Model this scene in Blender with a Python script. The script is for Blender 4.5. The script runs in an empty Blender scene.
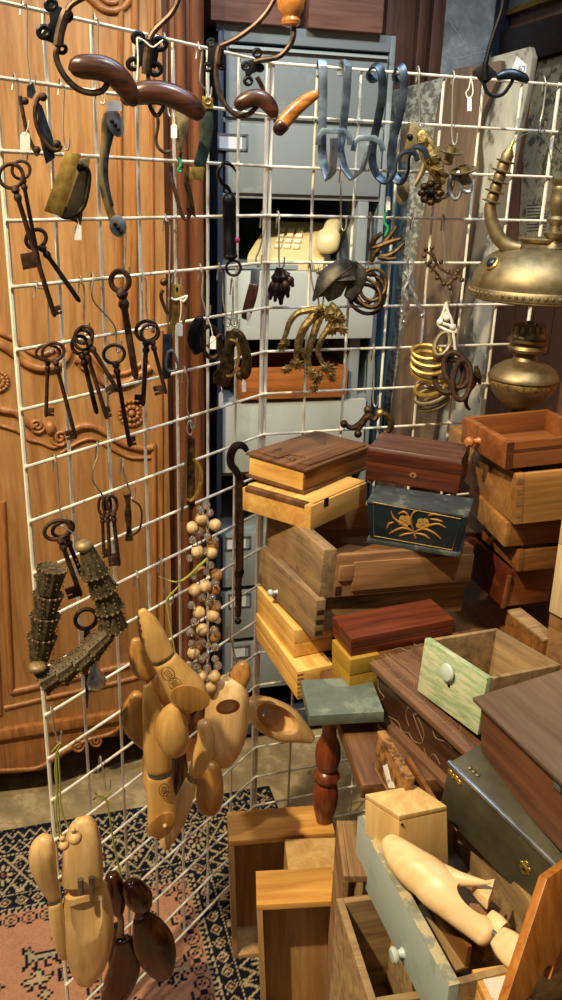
import bpy, bmesh, math, random
import numpy as np
from mathutils import Vector, Matrix, Euler
random.seed(7)
scene = bpy.context.scene
COL = scene.collection
# ------------------------------------------------------------------ camera
F, PITCH, ROLL, EYE = 849.8, 0.3572, -0.0320, 1.45
cp, sp, cr, sr = math.cos(PITCH), math.sin(PITCH), math.cos(ROLL), math.sin(ROLL)
UP0 = Vector((0, sp, cp)); EX = Vector((1, 0, 0))
RIGHT = EX*cr - UP0*sr; UP = EX*sr + UP0*cr; FWD = Vector((0, cp, -sp))
cam = bpy.data.objects.new('camera', bpy.data.cameras.new('camera')); COL.objects.link(cam)
cam.matrix_world = Matrix(((RIGHT.x, UP.x, -FWD.x, 0), (RIGHT.y, UP.y, -FWD.y, 0), (RIGHT.z, UP.z, -FWD.z, EYE), (0, 0, 0, 1)))
cam.data.sensor_fit = 'VERTICAL'; cam.data.sensor_height = 36; cam.data.lens = F/1000*36
cam.data.clip_start = 0.02
scene.camera = cam
O = Vector((0, 0, EYE))
def ray(px, py):
    return RIGHT*((px-281)/F) - UP*((py-500)/F) + FWD
def depth(p): return (p-O).dot(FWD)
def at_y(px, py, y):
    r = ray(px, py); return O + r*(y/r.y)
def at_z(px, py, z):
    r = ray(px, py); return O + r*((z-EYE)/r.z)
class Plane:
    """vertical plane through a point, heading yaw; gives the point of it seen in a direction"""
    def __init__(self, p, yaw):
        self.o = Vector(p); self.n = Vector((math.sin(yaw), -math.cos(yaw), 0)); self.u = Vector((math.cos(yaw), math.sin(yaw), 0)); self.yaw = yaw
    def p(self, px, py, off=0.0):
        r = ray(px, py); q = self.o + self.n*off
        return O + r*((q-O).dot(self.n)/r.dot(self.n))
    def s(self, px, py):
        return depth(self.p(px, py))/F
    def d2(self, x, y, off=0.0):
        return self.o + self.u*x + Vector((0, 0, y)) + self.n*off
CORNER = Vector((-0.038095, 1.49663, 1.626225))
AL, AR = 4.1306-math.pi, 0.3265
PL = Plane(CORNER, AL); PR = Plane(CORNER, AR)
def hang(ax, ay, which, off=0.012):
    """a vertical plane that faces the viewer's side, through a point hung in front of a grid panel"""
    pan = PL if which == 'L' else PR
    q = pan.p(ax, ay, off); d = q-O
    return Plane(q, math.atan2(d.y, d.x)-math.pi/2)
# ------------------------------------------------------------------ materials
def lin(h):
    h = h.lstrip('#'); c = [int(h[i:i+2], 16)/255 for i in (0, 2, 4)]
    return tuple(((v+0.055)/1.055)**2.4 if v > 0.04045 else v/12.92 for v in c)+(1,)
def newmat(name):
    m = bpy.data.materials.new(name); m.use_nodes = True
    nt = m.node_tree; b = nt.nodes['Principled BSDF']
    return m, nt, b
def nd(nt, t, **k):
    n = nt.nodes.new(t)
    for a, v in k.items():
        if a.startswith('_'): n.inputs[a[1:]].default_value = v
        else: setattr(n, a, v)
    return n
def ramp(nt, src, stops):
    r = nt.nodes.new('ShaderNodeValToRGB')
    el = r.color_ramp.elements
    while len(el) < len(stops): el.new(0.5)
    for e, (p, c) in zip(el, stops): e.position = p; e.color = lin(c) if isinstance(c, str) else c
    nt.links.new(src, r.inputs[0]); return r
def coords(nt, scale, rot=(0, 0, 0)):
    tc = nt.nodes.new('ShaderNodeTexCoord'); mp = nt.nodes.new('ShaderNodeMapping')
    mp.inputs['Scale'].default_value = scale; mp.inputs['Rotation'].default_value = rot
    nt.links.new(tc.outputs['Object'], mp.inputs[0]); return mp.outputs[0]
def wood(name, c1, c2, axis='x', k=1.0, rough=0.45, bump=0.25, wear=None, wear_amt=0.55, spec=0.4):
    m, nt, b = newmat(name)
    lo, hi = 6*k, 75*k
    sc = {'x': (lo, hi, hi), 'y': (hi, lo, hi), 'z': (hi, hi, lo)}[axis]
    v = coords(nt, sc)
    n1 = nd(nt, 'ShaderNodeTexNoise', _Scale=1.0, _Detail=5.0, _Roughness=0.6, _Distortion=0.8); nt.links.new(v, n1.inputs[0])
    v2 = coords(nt, tuple(s*3.2 for s in sc))
    n2 = nd(nt, 'ShaderNodeTexNoise', _Scale=1.0, _Detail=3.0, _Roughness=0.7); nt.links.new(v2, n2.inputs[0])
    mx = nd(nt, 'ShaderNodeMath', operation='MULTIPLY_ADD'); nt.links.new(n2.outputs[0], mx.inputs[0]); mx.inputs[1].default_value = 0.45; nt.links.new(n1.outputs[0], mx.inputs[2])
    r = ramp(nt, mx.outputs[0], [(0.53, c1), (0.88, c2)])
    col = r.outputs[0]
    if wear:
        v3 = coords(nt, (22*k, 22*k, 22*k))
        n3 = nd(nt, 'ShaderNodeTexNoise', _Scale=1.0, _Detail=6.0, _Roughness=0.7); nt.links.new(v3, n3.inputs[0])
        rr = ramp(nt, n3.outputs[0], [(wear_amt, (0, 0, 0, 1)), (wear_amt+0.12, (1, 1, 1, 1))])
        mm = nd(nt, 'ShaderNodeMixRGB'); nt.links.new(rr.outputs[0], mm.inputs[0]); nt.links.new(col, mm.inputs[1]); mm.inputs[2].default_value = lin(wear)
        col = mm.outputs[0]
    nt.links.new(col, b.inputs['Base Color'])
    b.inputs['Roughness'].default_value = rough; b.inputs['Specular IOR Level'].default_value = spec
    bp = nd(nt, 'ShaderNodeBump', _Strength=bump, _Distance=0.001); nt.links.new(mx.outputs[0], bp.inputs['Height']); nt.links.new(bp.outputs[0], b.inputs['Normal'])
    return m
def paint(name, base, chip=None, amt=0.6, k=40, rough=0.55, stretch=(1, 1, 1), metallic=0.0, bump=0.3, mid=None):
    m, nt, b = newmat(name)
    v = coords(nt, tuple(k*s for s in stretch))
    n = nd(nt, 'ShaderNodeTexNoise', _Scale=1.0, _Detail=8.0, _Roughness=0.68); nt.links.new(v, n.inputs[0])
    if chip:
        st = [(max(0, amt-0.16), mid or base), (amt-0.02, base), (amt+0.02, chip)] if mid else [(amt-0.03, base), (amt+0.03, chip)]
        r = ramp(nt, n.outputs[0], st)
    else:
        c = lin(base); r = ramp(nt, n.outputs[0], [(0.3, tuple(x*0.82 for x in c[:3])+(1,)), (0.7, tuple(min(1, x*1.15) for x in c[:3])+(1,))])
    nt.links.new(r.outputs[0], b.inputs['Base Color'])
    b.inputs['Roughness'].default_value = rough; b.inputs['Metallic'].default_value = metallic
    bp = nd(nt, 'ShaderNodeBump', _Strength=bump, _Distance=0.0006); nt.links.new(n.outputs[0], bp.inputs['Height']); nt.links.new(bp.outputs[0], b.inputs['Normal'])
    return m
def metal(name, c1, c2, rough=0.35, k=60, bump=0.3, met=0.82):
    m, nt, b = newmat(name)
    v = coords(nt, (k, k, k))
    n = nd(nt, 'ShaderNodeTexNoise', _Scale=1.0, _Detail=6.0, _Roughness=0.65); nt.links.new(v, n.inputs[0])
    r = ramp(nt, n.outputs[0], [(0.35, c1), (0.65, c2)]); nt.links.new(r.outputs[0], b.inputs['Base Color'])
    rr = nd(nt, 'ShaderNodeMath', operation='MULTIPLY_ADD'); nt.links.new(n.outputs[0], rr.inputs[0]); rr.inputs[1].default_value = 0.35; rr.inputs[2].default_value = rough-0.12
    nt.links.new(rr.outputs[0], b.inputs['Roughness']); b.inputs['Metallic'].default_value = met
    bp = nd(nt, 'ShaderNodeBump', _Strength=bump, _Distance=0.0006); nt.links.new(n.outputs[0], bp.inputs['Height']); nt.links.new(bp.outputs[0], b.inputs['Normal'])
    return m
def plain(name, c, rough=0.5, metallic=0.0, **k):
    m, nt, b = newmat(name); b.inputs['Base Color'].default_value = lin(c); b.inputs['Roughness'].default_value = rough; b.inputs['Metallic'].default_value = metallic
    for a, v in k.items(): b.inputs[a.replace('_', ' ')].default_value = v
    return m
M = {}
M['grid'] = paint('white_coated_wire', '#e6e0cf', rough=0.4, k=25, bump=0.05)
M['iron'] = metal('dark_iron', '#1d1815', '#4a3a2e', 0.5, 90, 0.5, 0.85)
M['rust'] = metal('rusty_iron', '#2c1c13', '#583c2a', 0.62, 120, 0.8, 0.55)
M['black'] = paint('black_iron', '#121316', rough=0.4, k=60, metallic=0.5)
M['steel'] = metal('grey_steel', '#7f858c', '#b7bcc2', 0.32, 40, 0.15)
M['chrome'] = metal('worn_chrome', '#8d8d90', '#d8d8d8', 0.25, 80, 0.3)
M['darksteel'] = metal('blued_steel', '#2a3038', '#56606c', 0.34, 40, 0.15)
M['brass'] = metal('aged_brass', '#7b6c4c', '#998663', 0.44, 45, 0.25)
M['gold'] = metal('bright_brass', '#a8853c', '#dcb765', 0.3, 70, 0.25)
M['bronze'] = metal('brown_bronze', '#33271a', '#6d5330', 0.45, 110, 0.7)
M['gilt'] = metal('gilt_bronze', '#5a4a28', '#c0a468', 0.45, 150, 0.9)
M['wire'] = plain('hook_wire', '#a8a296', 0.4, 0.6)
M['string'] = plain('white_string', '#e2dccb', 0.9)
M['raffia'] = plain('green_raffia', '#9a9a42', 0.8)
M['green'] = plain('green_twist_tie', '#1f8f56', 0.5)
M['darkgreen'] = plain('dark_green_wire', '#20402e', 0.5)
M['tag'] = plain('tag_paper', '#e9e6e0', 0.8)
M['horn'] = wood('turned_grip_wood', '#1d100c', '#5a3422', 'x', 0.6, 0.3, 0.2, '#23130e', 0.56, spec=0.6)
M['hornlight'] = wood('honey_grip_wood', '#8d4d1c', '#c9863f', 'x', 0.8, 0.28, 0.1, spec=0.6)
M['hornblue'] = metal('blue_lit_grip', '#1b222c', '#3a4656', 0.3, 50, 0.2)  # cool light on the grip is put into this blue colour
M['coat'] = metal('brown_steel_rod', '#3a2c24', '#6b5748', 0.4, 70, 0.2)
M['last'] = wood('pale_maple', '#c4955a', '#e3bf88', 'z', 0.5, 0.38, 0.08)
M['lastgold'] = wood('varnished_maple', '#c08c48', '#deb06a', 'z', 0.5, 0.24, 0.06, spec=0.6)
M['lastbrown'] = wood('brown_beech', '#8a5a2a', '#bd8a48', 'z', 0.5, 0.3, 0.08)
M['lastdark'] = wood('mahogany_last', '#1c0d08', '#4a2212', 'z', 0.5, 0.16, 0.04, spec=0.7)
M['toelast'] = wood('smooth_maple', '#deb27a', '#ecca98', 'x', 0.4, 0.36, 0.05)
M['stamp'] = plain('stamp_ink', '#5a3a1a', 0.7)
M['bead'] = wood('bead_wood', '#a88556', '#d6b886', 'z', 1.0, 0.45, 0.1)
M['beaddark'] = wood('bead_wood_brown', '#805629', '#aa7c48', 'z', 1.0, 0.45, 0.1)
M['crystal'] = plain('clear_bead', '#efe4da', 0.06, Transmission_Weight=0.92, IOR=1.45)
M['cordred'] = plain('plum_cord', '#4a1f22', 0.8)
M['cuff'] = metal('weathered_cuff', '#2e2517', '#6b5a40', 0.6, 160, 1.0, 0.35)
M['cuffball'] = metal('cuff_ball', '#6a5738', '#9a835a', 0.45, 60, 0.5, 0.3)
# ------------------------------------------------------------------ mesh building
class MB:
    def __init__(self): self.v = []; self.f = []; self.c = None
    def add(self, vs, fs):
        o = len(self.v); self.v += [Vector(v) for v in vs]; self.f += [tuple(i+o for i in f) for f in fs]; return self
    def box(self, x0, x1, y0, y1, z0, z1):
        v = [(x, y, z) for z in (z0, z1) for y in (y0, y1) for x in (x0, x1)]
        return self.add(v, [(0, 2, 3, 1), (4, 5, 7, 6), (0, 1, 5, 4), (2, 6, 7, 3), (0, 4, 6, 2), (1, 3, 7, 5)])
    def frustum(self, w0, d0, w1, d1, z0, z1):
        v = [(sx*w/2, sy*d/2, z) for z, w, d in ((z0, w0, d0), (z1, w1, d1)) for sy in (-1, 1) for sx in (-1, 1)]
        return self.add(v, [(0, 2, 3, 1), (4, 5, 7, 6), (0, 1, 5, 4), (2, 6, 7, 3), (0, 4, 6, 2), (1, 3, 7, 5)])
    def rings(self, rs, caps=True, closed=False):
        n = len(rs[0]); vs = [p for r in rs for p in r]; fs = []
        m = len(rs)
        for i in range(m if closed else m-1):
            a, b = i*n, ((i+1) % m)*n
            for j in range(n):
                k = (j+1) % n; fs.append((a+j, a+k, b+k, b+j))
        if caps and not closed:
            fs.append(tuple(range(n-1, -1, -1))); fs.append(tuple((m-1)*n+j for j in range(n)))
        return self.add(vs, fs)
    def tube(self, pts, r, seg=8, closed=False, flat=None, up=None):
        pts = [Vector(p) for p in pts]; n = len(pts)
        rr = r if isinstance(r, (list, tuple)) else [r]*n
        T = []
        for i in range(n):
            a = pts[i-1] if (i > 0 or closed) else pts[i]; b = pts[(i+1) % n] if (i < n-1 or closed) else pts[i]
            t = b-a
            T.append(t.normalized() if t.length > 1e-9 else Vector((0, 0, 1)))
        if up is not None: x = Vector(up)
        else:
            x = Vector((0, 0, 1)) if abs(T[0].z) < 0.9 else Vector((1, 0, 0))
        rs = []
        for i in range(n):
            x = (x - T[i]*x.dot(T[i]))
            if x.length < 1e-6: x = T[i].orthogonal()
            x.normalize(); y = T[i].cross(x)
            if flat:
                w, h = flat[0]/2, flat[1]/2
                rs.append([pts[i]+x*(sx*w)+y*(sy*h) for sx, sy in ((1, 1), (-1, 1), (-1, -1), (1, -1))])
            else:
                rs.append([pts[i]+(x*math.cos(2*math.pi*j/seg)+y*math.sin(2*math.pi*j/seg))*rr[i] for j in range(seg)])
        return self.rings(rs, True, closed)
    def lathe(self, base, axis, prof, seg=20):
        base = Vector(base); a = Vector(axis).normalized(); x = a.orthogonal().normalized(); y = a.cross(x)
        return self.rings([[base+a*h+(x*math.cos(2*math.pi*j/seg)+y*math.sin(2*math.pi*j/seg))*max(r, 1e-5) for j in range(seg)] for r, h in prof])
    def ball(self, c, r, seg=12, n=8, axis=(0, 0, 1), squash=1.0):
        return self.lathe(c, axis, [(r*math.sin(math.pi*i/n), -r*squash*math.cos(math.pi*i/n)) for i in range(n+1)], seg)
    def prism(self, poly, dirv):
        d = Vector(dirv); n = len(poly); p = [Vector(q) for q in poly]
        return self.rings([[q for q in p], [q+d for q in p]])
    def loft(self, secs, seg=18, e=2.0, dome=True):
        """secs: (centre, half-vector a, half-vector b)"""
        def ring(c, a, b, k=1.0):
            out = []
            for j in range(seg):
                t = 2*math.pi*j/seg; x, y = math.cos(t), math.sin(t)
                x = math.copysign(abs(x)**(2/e), x); y = math.copysign(abs(y)**(2/e), y)
                out.append(c+(a*x+b*y)*k)
            return out
        rs = []
        c0, a0, b0 = secs[0]; c1, a1, b1 = secs[-1]
        if dome in (True, 'start'):
            d = (c0-secs[1][0]).normalized()*min(a0.length, b0.length)
            rs += [ring(c0+d*q, a0, b0, k) for q, k in ((0.62, 0.25), (0.5, 0.55), (0.28, 0.84))]
        rs += [ring(*s) for s in secs]
        if dome in (True, 'end'):
            d = (c1-secs[-2][0]).normalized()*min(a1.length, b1.length)
            rs += [ring(c1+d*q, a1, b1, k) for q, k in ((0.28, 0.84), (0.5, 0.55), (0.62, 0.25))]
        return self.rings(rs)
def spline(P, n=6, closed=False):
    """Catmull-Rom through points (any dimension)"""
    P = [np.array(p, float) for p in P]; N = len(P); out = []
    for i in range(N if closed else N-1):
        if closed: a, b, c, d = P[i-1], P[i], P[(i+1) % N], P[(i+2) % N]
        else: a, b, c, d = P[max(i-1, 0)], P[i], P[i+1], P[min(i+2, N-1)]
        for j in range(n):
            t = j/n
            out.append(0.5*((2*b)+(-a+c)*t+(2*a-5*b+4*c-d)*t*t+(-a+3*b-3*c+d)*t**3))
    if not closed: out.append(P[-1])
    return out
ORI = {}
def finish(me, bev, smooth):
    bm = bmesh.new(); bm.from_mesh(me)
    bmesh.ops.recalc_face_normals(bm, faces=bm.faces)
    if bev:
        ed = [e for e in bm.edges if len(e.link_faces) == 2 and e.calc_face_angle(0) > 0.5]
        bmesh.ops.bevel(bm, geom=ed, offset=bev, offset_type='OFFSET', segments=2, profile=0.6, affect='EDGES', clamp_overlap=True)
    bm.to_mesh(me); bm.free()
    if smooth:
        me.shade_smooth(); me.set_sharp_from_angle(angle=0.7)
def build(mb, name, mat, parent=None, bev=0.0, smooth=True, local=False):
    me = bpy.data.meshes.new(name)
    o = Vector((0, 0, 0)) if (parent is None or local) else ORI.get(parent.name, Vector((0, 0, 0)))
    me.from_pydata([v-o for v in mb.v], [], mb.f); me.validate(); me.update()
    finish(me, bev, smooth)
    me.materials.append(M[mat] if isinstance(mat, str) else mat)
    ob = bpy.data.objects.new(name, me); COL.objects.link(ob)
    if parent: ob.parent = parent; ORI[ob.name] = o
    return ob
def tag(o, label, cat, group=None):
    o['label'] = label; o['category'] = cat
    if group: o['group'] = group
    return o
def thing(name, label, cat, loc, group=None, rot=(0, 0, 0)):
    o = bpy.data.objects.new(name, None); o.empty_display_size = 0.02; COL.objects.link(o)
    o.location = loc; o.rotation_euler = rot; ORI[o.name] = Vector(loc)
    return tag(o, label, cat, group)
def single(mb, name, mat, label, cat, group=None, bev=0.0):
    """a thing of one piece, its origin at the middle of its mesh"""
    c = sum(mb.v, Vector())/len(mb.v)
    mb.v = [v-c for v in mb.v]
    o = build(mb, name, mat, None, bev); o.location = c; ORI[o.name] = c
    return tag(o, label, cat, group)
def struct(mb, name, mat, bev=0.0):
    o = build(mb, name, mat, None, bev); o['kind'] = 'structure'; return o
# shapes laid out on a hanging plane
def tp(P, pts, r, off=0.0, n=5, closed=False, seg=8, mb=None, flat=None):
    """smooth tube along points of a plane; r = thickness as seen, in the photograph's pixels"""
    mb = mb or MB()
    q = [tuple(p)+((off,) if len(p) == 2 else ()) for p in pts]
    rr = r if isinstance(r, (list, tuple)) else [r]*len(q)
    s = spline([a+(b,) for a, b in zip(q, rr)], n, closed)
    w = [P.p(a[0], a[1], a[2]) for a in s]; rad = [max(0.2, a[3])*depth(p)/F for a, p in zip(s, w)]
    if flat:
        k = depth(w[0])/F; return mb.tube(w, rad, closed=closed, flat=(flat[0]*k, flat[1]*k), up=P.n if len(flat) > 2 else P.u)
    return mb.tube(w, rad, seg, closed)
def ring(P, cx, cy, rx, ry, r, off=0.0, rot=0.0, tilt=0.0, mb=None, n=24, seg=8):
    mb = mb or MB(); c, s = math.cos(rot), math.sin(rot); pts = []
    for j in range(n):
        t = 2*math.pi*j/n; x, y = rx*math.cos(t), ry*math.sin(t)
        k = depth(P.p(cx, cy))/F
        pts.append(P.p(cx+x*c-y*s, cy+x*s+y*c, off+tilt*math.sin(t)*k))
    return mb.tube(pts, r*depth(pts[0])/F, seg, True)
def plate(P, poly, th, off=0.0, mb=None):
    mb = mb or MB()
    return mb.prism([P.p(x, y, off) for x, y in poly], P.n*th)
def ball(P, x, y, r, off=0.0, mb=None, seg=12, squash=1.0):
    mb = mb or MB(); c = P.p(x, y, off); return mb.ball(c, r*depth(c)/F, seg, 8, (0, 0, 1), squash)
def pix_loft(P, secs, off=0.0, ratio=0.8, e=2.2, dome=True, seg=20, mb=None, n=4):
    """secs: (px, py, half width px[, off]) -> rounded solid; ratio = depth / width"""
    mb = mb or MB()
    q = [tuple(s)+((off,) if len(s) == 3 else ()) for s in secs]
    s = spline(q, n) if n > 1 else [np.array(a, float) for a in q]
    cs = [P.p(a[0], a[1], a[3]) for a in s]; out = []
    for i, c in enumerate(cs):
        t = (cs[min(i+1, len(cs)-1)]-cs[max(i-1, 0)]).normalized()
        v = (c-O).normalized()
        a = t.cross(v)
        a = a.normalized() if a.length > 1e-4 else P.u.copy()
        b = t.cross(a).normalized()
        h = max(0.5, s[i][2])*depth(c)/F
        out.append((c, a*h, b*h*ratio))
    return mb.loft(out, seg, e, dome)
def price_tag(P, x, y, w, h, parent, off=0.004, up=None):
    build(plate(P, [(x-w/2, y), (x-w*0.25, y-h*0.18), (x+w*0.25, y-h*0.18), (x+w/2, y), (x+w/2, y+h), (x-w/2, y+h)], 0.0006, off), 'price_tag', 'tag', parent, smooth=False)
    if up: build(tp(P, [up, ((up[0]+x)/2+1, (up[1]+y)/2), (x, y)], 0.45, off+0.0005), 'string', 'string', parent)
# ------------------------------------------------------------------ setting
M['concrete'] = paint('concrete', '#94805c', '#a8936e', 0.56, 14, 0.9, mid='#7e6c4c')
M['walldark'] = paint('brown_painted_wall', '#6e4c36', '#7d583f', 0.6, 9, 0.85)
M['terracotta'] = paint('terracotta_wall', '#94664a', '#a47656', 0.58, 8, 0.85)
struct(MB().box(-3.0, 3.0, -1.2, 4.2, -0.05, 0.0), 'floor', 'concrete')
BP = Plane((0.55, 1.80, 0), math.radians(-45))          # the run of leaning boards
RW = Plane((0.878, 1.868, 0), math.atan2(-0.966, 0.26))
kc = RW.p(501, 70)
BW = Plane((kc.x, kc.y, 0), 0.262)
def slab(P, x0, x1, z0, z1, off, th):
    a = P.o + P.n*off; d = P.n*th
    return MB().prism([a+P.u*x+Vector((0, 0, z)) for x, z in ((x0, z0), (x1, z0), (x1, z1), (x0, z1))], d)
struct(slab(RW, -1.3, 1.9, 0, 2.7, -0.06, 0.06), 'wall_right', 'terracotta')
struct(slab(BW, -3.6, 0.0, 0, 2.7, -0.06, 0.06), 'wall_back', 'walldark')
M['trimblue'] = paint('dark_corner_trim', '#1c2433', '#2d3a4e', 0.6, 20, 0.5)
struct(MB().prism([BW.p(497, 400, .0)*1, BW.p(503.5, 400, 0)], (0, 0, 0)) if False else slab(BW, -0.05, 0.0, 0, 2.7, 0.0, 0.03), 'trim_1', 'trimblue')
# ---- rug: a knotted pattern, laid knot by knot
RG = Vector((-0.1746, 1.4676, 0)); RU = Vector((0.957, 0.290, 0)); RV = Vector((-0.290, 0.957, 0))
NAVY, CREAM, PINK, ROSE, TEAL, RUST = [lin(c)[:3] for c in ('#14151f', '#a39274', '#a5785f', '#a99274', '#22343a', '#7d4434')]
FILL = [ROSE, lin('#8e8874')[:3], TEAL]
GOAT = ["..X.X...........", "..XXX.........X.", "..XXXX.......XX.", "...XXXXXXXXXXX..", "...XXoXoXoXoXX..", "...XXXXXXXXXX...", "...XX.X..X.XX...", "..XX..X..X..XX..", "..X..XX..XX..X.."]
BIRD = ["....XX.....", "...XooX....", "....XXX..X.", ".XXXXXXXXX.", "XoXoXoXXX..", ".XXXXXXX...", "...X.X.....", "..XX.XX...."]
SCRO = ["..XXX..", ".X...X.", "X..X..X", "X.XoX.X", "X..X..X", ".X...X.", "..XXX.."]
HOOK = ["XXXX....", "X..X..X.", "X.XX..XX", "X......X", "XXXXXXXX"]
SMALL = ["..X..", ".XoX.", "XoooX", ".XoX.", "..X.."]
FIELD = [(GOAT, -0.37, -0.10, 1), (BIRD, -0.21, -0.10, -1), (SMALL, -0.30, -0.075, 1), (SMALL, -0.115, -0.065, 1), (HOOK, -0.06, -0.09, 1), (GOAT, -0.12, -0.20, -1), (SCRO, -0.24, -0.21, 1),
         (HOOK, -0.29, -0.165, 1), (SMALL, -0.18, -0.165, 1), (BIRD, -0.05, -0.17, 1), (SCRO, -0.40, -0.22, 1), (SMALL, -0.45, -0.12, 1), (GOAT, -0.30, -0.31, 1), (BIRD, -0.14, -0.31, 1), (SCRO, -0.05, -0.27, 1),
         (BIRD, -0.46, -0.31, 1), (GOAT, -0.52, -0.10, 1), (SMALL, -0.06, -0.36, 1), (HOOK, -0.20, -0.40, 1), (GOAT, -0.40, -0.41, 1),
         (SMALL, -0.10, -0.125, 1), (HOOK, -0.245, -0.115, 1), (SMALL, -0.33, -0.20, 1), (SMALL, -0.17, -0.265, 1), (HOOK, -0.36, -0.27, 1), (SMALL, -0.42, -0.165, 1), (SMALL, -0.09, -0.235, 1), (HOOK, -0.105, -0.37, 1), (SMALL, -0.26, -0.36, 1), (SMALL, -0.34, -0.36, 1), (BIRD, -0.36, -0.155, 1)]
def bm_hit(pat, x, y, px):
    i, j = int(math.floor(y/px)), int(math.floor(x/px))
    return pat[i][j] if 0 <= i < len(pat) and 0 <= j < len(pat[0]) else '.'
def rug_colour(u, w):
    b = max(u, w); t = u if w >= u else w
    def per(p): return (t % p)/p
    if b < 0:
        if b > -0.008: return CREAM if per(0.012) < 0.5 else NAVY
        if b > -0.046:
            q = bm_hit(SCRO, (t % 0.036)-0.001, -b-0.009, 0.0048)
            return NAVY if q == 'X' else (ROSE if q == 'o' else PINK)
        for pat, x, y, s in FIELD:
            xx = (u-x) if s > 0 else (x+len(pat[0])*0.0062-u)
            p_ = 0.0062; q = bm_hit(pat, xx, y-w, p_)
            if q == 'o': return CREAM
            if q == 'X':
                fx, fy = (xx/p_) % 1, ((y-w)/p_) % 1
                if all(bm_hit(pat, xx+dx*p_*.8, y-w+dy*p_*.8, p_) != '.' for dx, dy in ((1, 0), (-1, 0), (0, 1), (0, -1))): return FILL[int(abs(x)*100) % 3]
                return NAVY
        return PINK
    if random.random() < 0.05: return CREAM
    if b < 0.010: return CREAM if per(0.016) < b/0.010 else NAVY
    if b < 0.042:
        c = (b-0.026)/0.016; p = per(0.034)*2-1; d = abs(c)+abs(p)
        return CREAM if 0.62 < d < 0.86 or d < 0.2 else (RUST if 0.2 < d < 0.4 else NAVY)
    if b < 0.052: return CREAM if per(0.009) < 0.5 and 0.045 < b < 0.049 else NAVY
    if b < 0.160:
        c = (b-0.106)/0.054; p = per(0.072)*2-1; d = abs(c)+abs(p); x = abs(abs(c)-abs(p))
        if 0.93 < d < 1.07: return CREAM
        if d < 0.75:
            a = math.atan2(c, p); rr = math.hypot(c, p)
            if rr < 0.12: return RUST
            if rr < 0.44+0.16*math.cos(8*a): return CREAM if rr > 0.26 else NAVY
            return NAVY
        if x < 0.09 and d > 1.1: return CREAM
        return CREAM if d > 1.62 and (p*7 % 1) < 0.5 else NAVY
    if b < 0.170: return CREAM if per(0.009) < 0.5 and 0.163 < b < 0.167 else NAVY
    if b < 0.205:
        c = (b-0.1875)/0.0175; p = per(0.030)*2-1
        return CREAM if abs(abs(c)-abs(p)) < 0.16 and abs(c) < 0.8 else (RUST if abs(c)+abs(p) < 0.25 else NAVY)
    if b < 0.214: return CREAM if per(0.014) < 0.4 and b < 0.2105 else NAVY
    if b < 0.240: return CREAM if abs((b-0.227)/0.013-(abs(per(0.026)*2-1)*1.6-0.8)) < 0.25 else NAVY
    return NAVY
def make_rug():
    st = 0.0030; u0, u1, w0, w1 = -0.62, 0.252, -0.62, 0.252
    nu, nw = int((u1-u0)/st), int((w1-w0)/st)
    vs, cols = [], []
    for j in range(nw+1):
        for i in range(nu+1):
            u, w = u0+i*st, w0+j*st
            z = 0.006+0.0006*math.sin(u*37)*math.sin(w*29)
            vs.append((u, w, z)); c = rug_colour(u+0.5*st*0, w); k = 0.85+0.3*random.random(); cols.append((c[0]*k, c[1]*k, c[2]*k, 1))
    fs = [(j*(nu+1)+i, j*(nu+1)+i+1, (j+1)*(nu+1)+i+1, (j+1)*(nu+1)+i) for j in range(nw) for i in range(nu)]
    n = len(vs); rim = [j for j in range(nu+1)]+[(k+1)*(nu+1)-1 for k in range(1, nw+1)]+[nw*(nu+1)+j for j in range(nu-1, -1, -1)]+[k*(nu+1) for k in range(nw-1, 0, -1)]
    for r in rim: vs.append((vs[r][0], vs[r][1], 0.0005)); cols.append(NAVY+(1,))
    for a in range(len(rim)):
        b = (a+1) % len(rim); fs.append((rim[b], rim[a], n+a, n+b))
    me = bpy.data.meshes.new('rug'); me.from_pydata(vs, [], fs); me.update()
    at = me.color_attributes.new('knots', 'FLOAT_COLOR', 'POINT'); at.data.foreach_set('color', [x for c in cols for x in c])
    m, nt, b = newmat('knotted_wool'); a = nd(nt, 'ShaderNodeVertexColor', layer_name='knots'); nt.links.new(a.outputs[0], b.inputs['Base Color']); b.inputs['Roughness'].default_value = 0.95
    b.inputs['Specular IOR Level'].default_value = 0.1
    me.materials.append(m); me.shade_smooth()
    o = bpy.data.objects.new('rug', me); COL.objects.link(o); o.location = RG; o.rotation_euler = (0, 0, math.atan2(RU.y, RU.x))
    tag(o, 'patterned wool rug with pink field and dark navy border on the concrete floor', 'rug')
make_rug()
# ------------------------------------------------------------------ wardrobe
WD = Plane((-0.43, 1.77, 0), AR)
M['oak'] = wood('wardrobe_cherry', '#8f6034', '#b68550', 'z', 0.55, 0.38, 0.12)
M['oakdark'] = wood('wardrobe_cherry_moulding', '#7d4c25', '#a8703e', 'z', 0.8, 0.36, 0.12)
M['oakside'] = wood('wardrobe_red_side', '#4e2a17', '#744528', 'z', 0.7, 0.4, 0.12)
def wz(px, py): q = WD.p(px, py); return q.z
def wu(px, py): return (WD.p(px, py)-WD.o).dot(WD.u)
wr = thing('wardrobe', 'tall carved cherry wood wardrobe with scrolled mouldings standing behind the grid', 'wardrobe', WD.o, rot=(0, 0, AR))
ORI[wr.name] = Vector()
def wbox(name, u0, u1, z0, z1, o0, o1, mat, bev=0.002, par=wr):
    return build(MB().box(u0, u1, -o1, -o0, z0, z1), name, mat, par, bev, local=True)
uE, uD, uP = wu(205, 200), wu(164, 200), wu(171, 200)
wbox('carcass', -1.0, uE-0.004, 0.13, 2.05, -0.48, -0.012, 'oakside')
wbox('side_post', uP, uE, 0.13, 2.05, -0.03, 0.004, 'oakside', 0.012)
build(MB().tube([(uP+0.022, -0.004, 0.15), (uP+0.022, -0.004, 2.0)], 0.012, 12), 'post_bead', 'oakside', wr, local=True)
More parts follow.
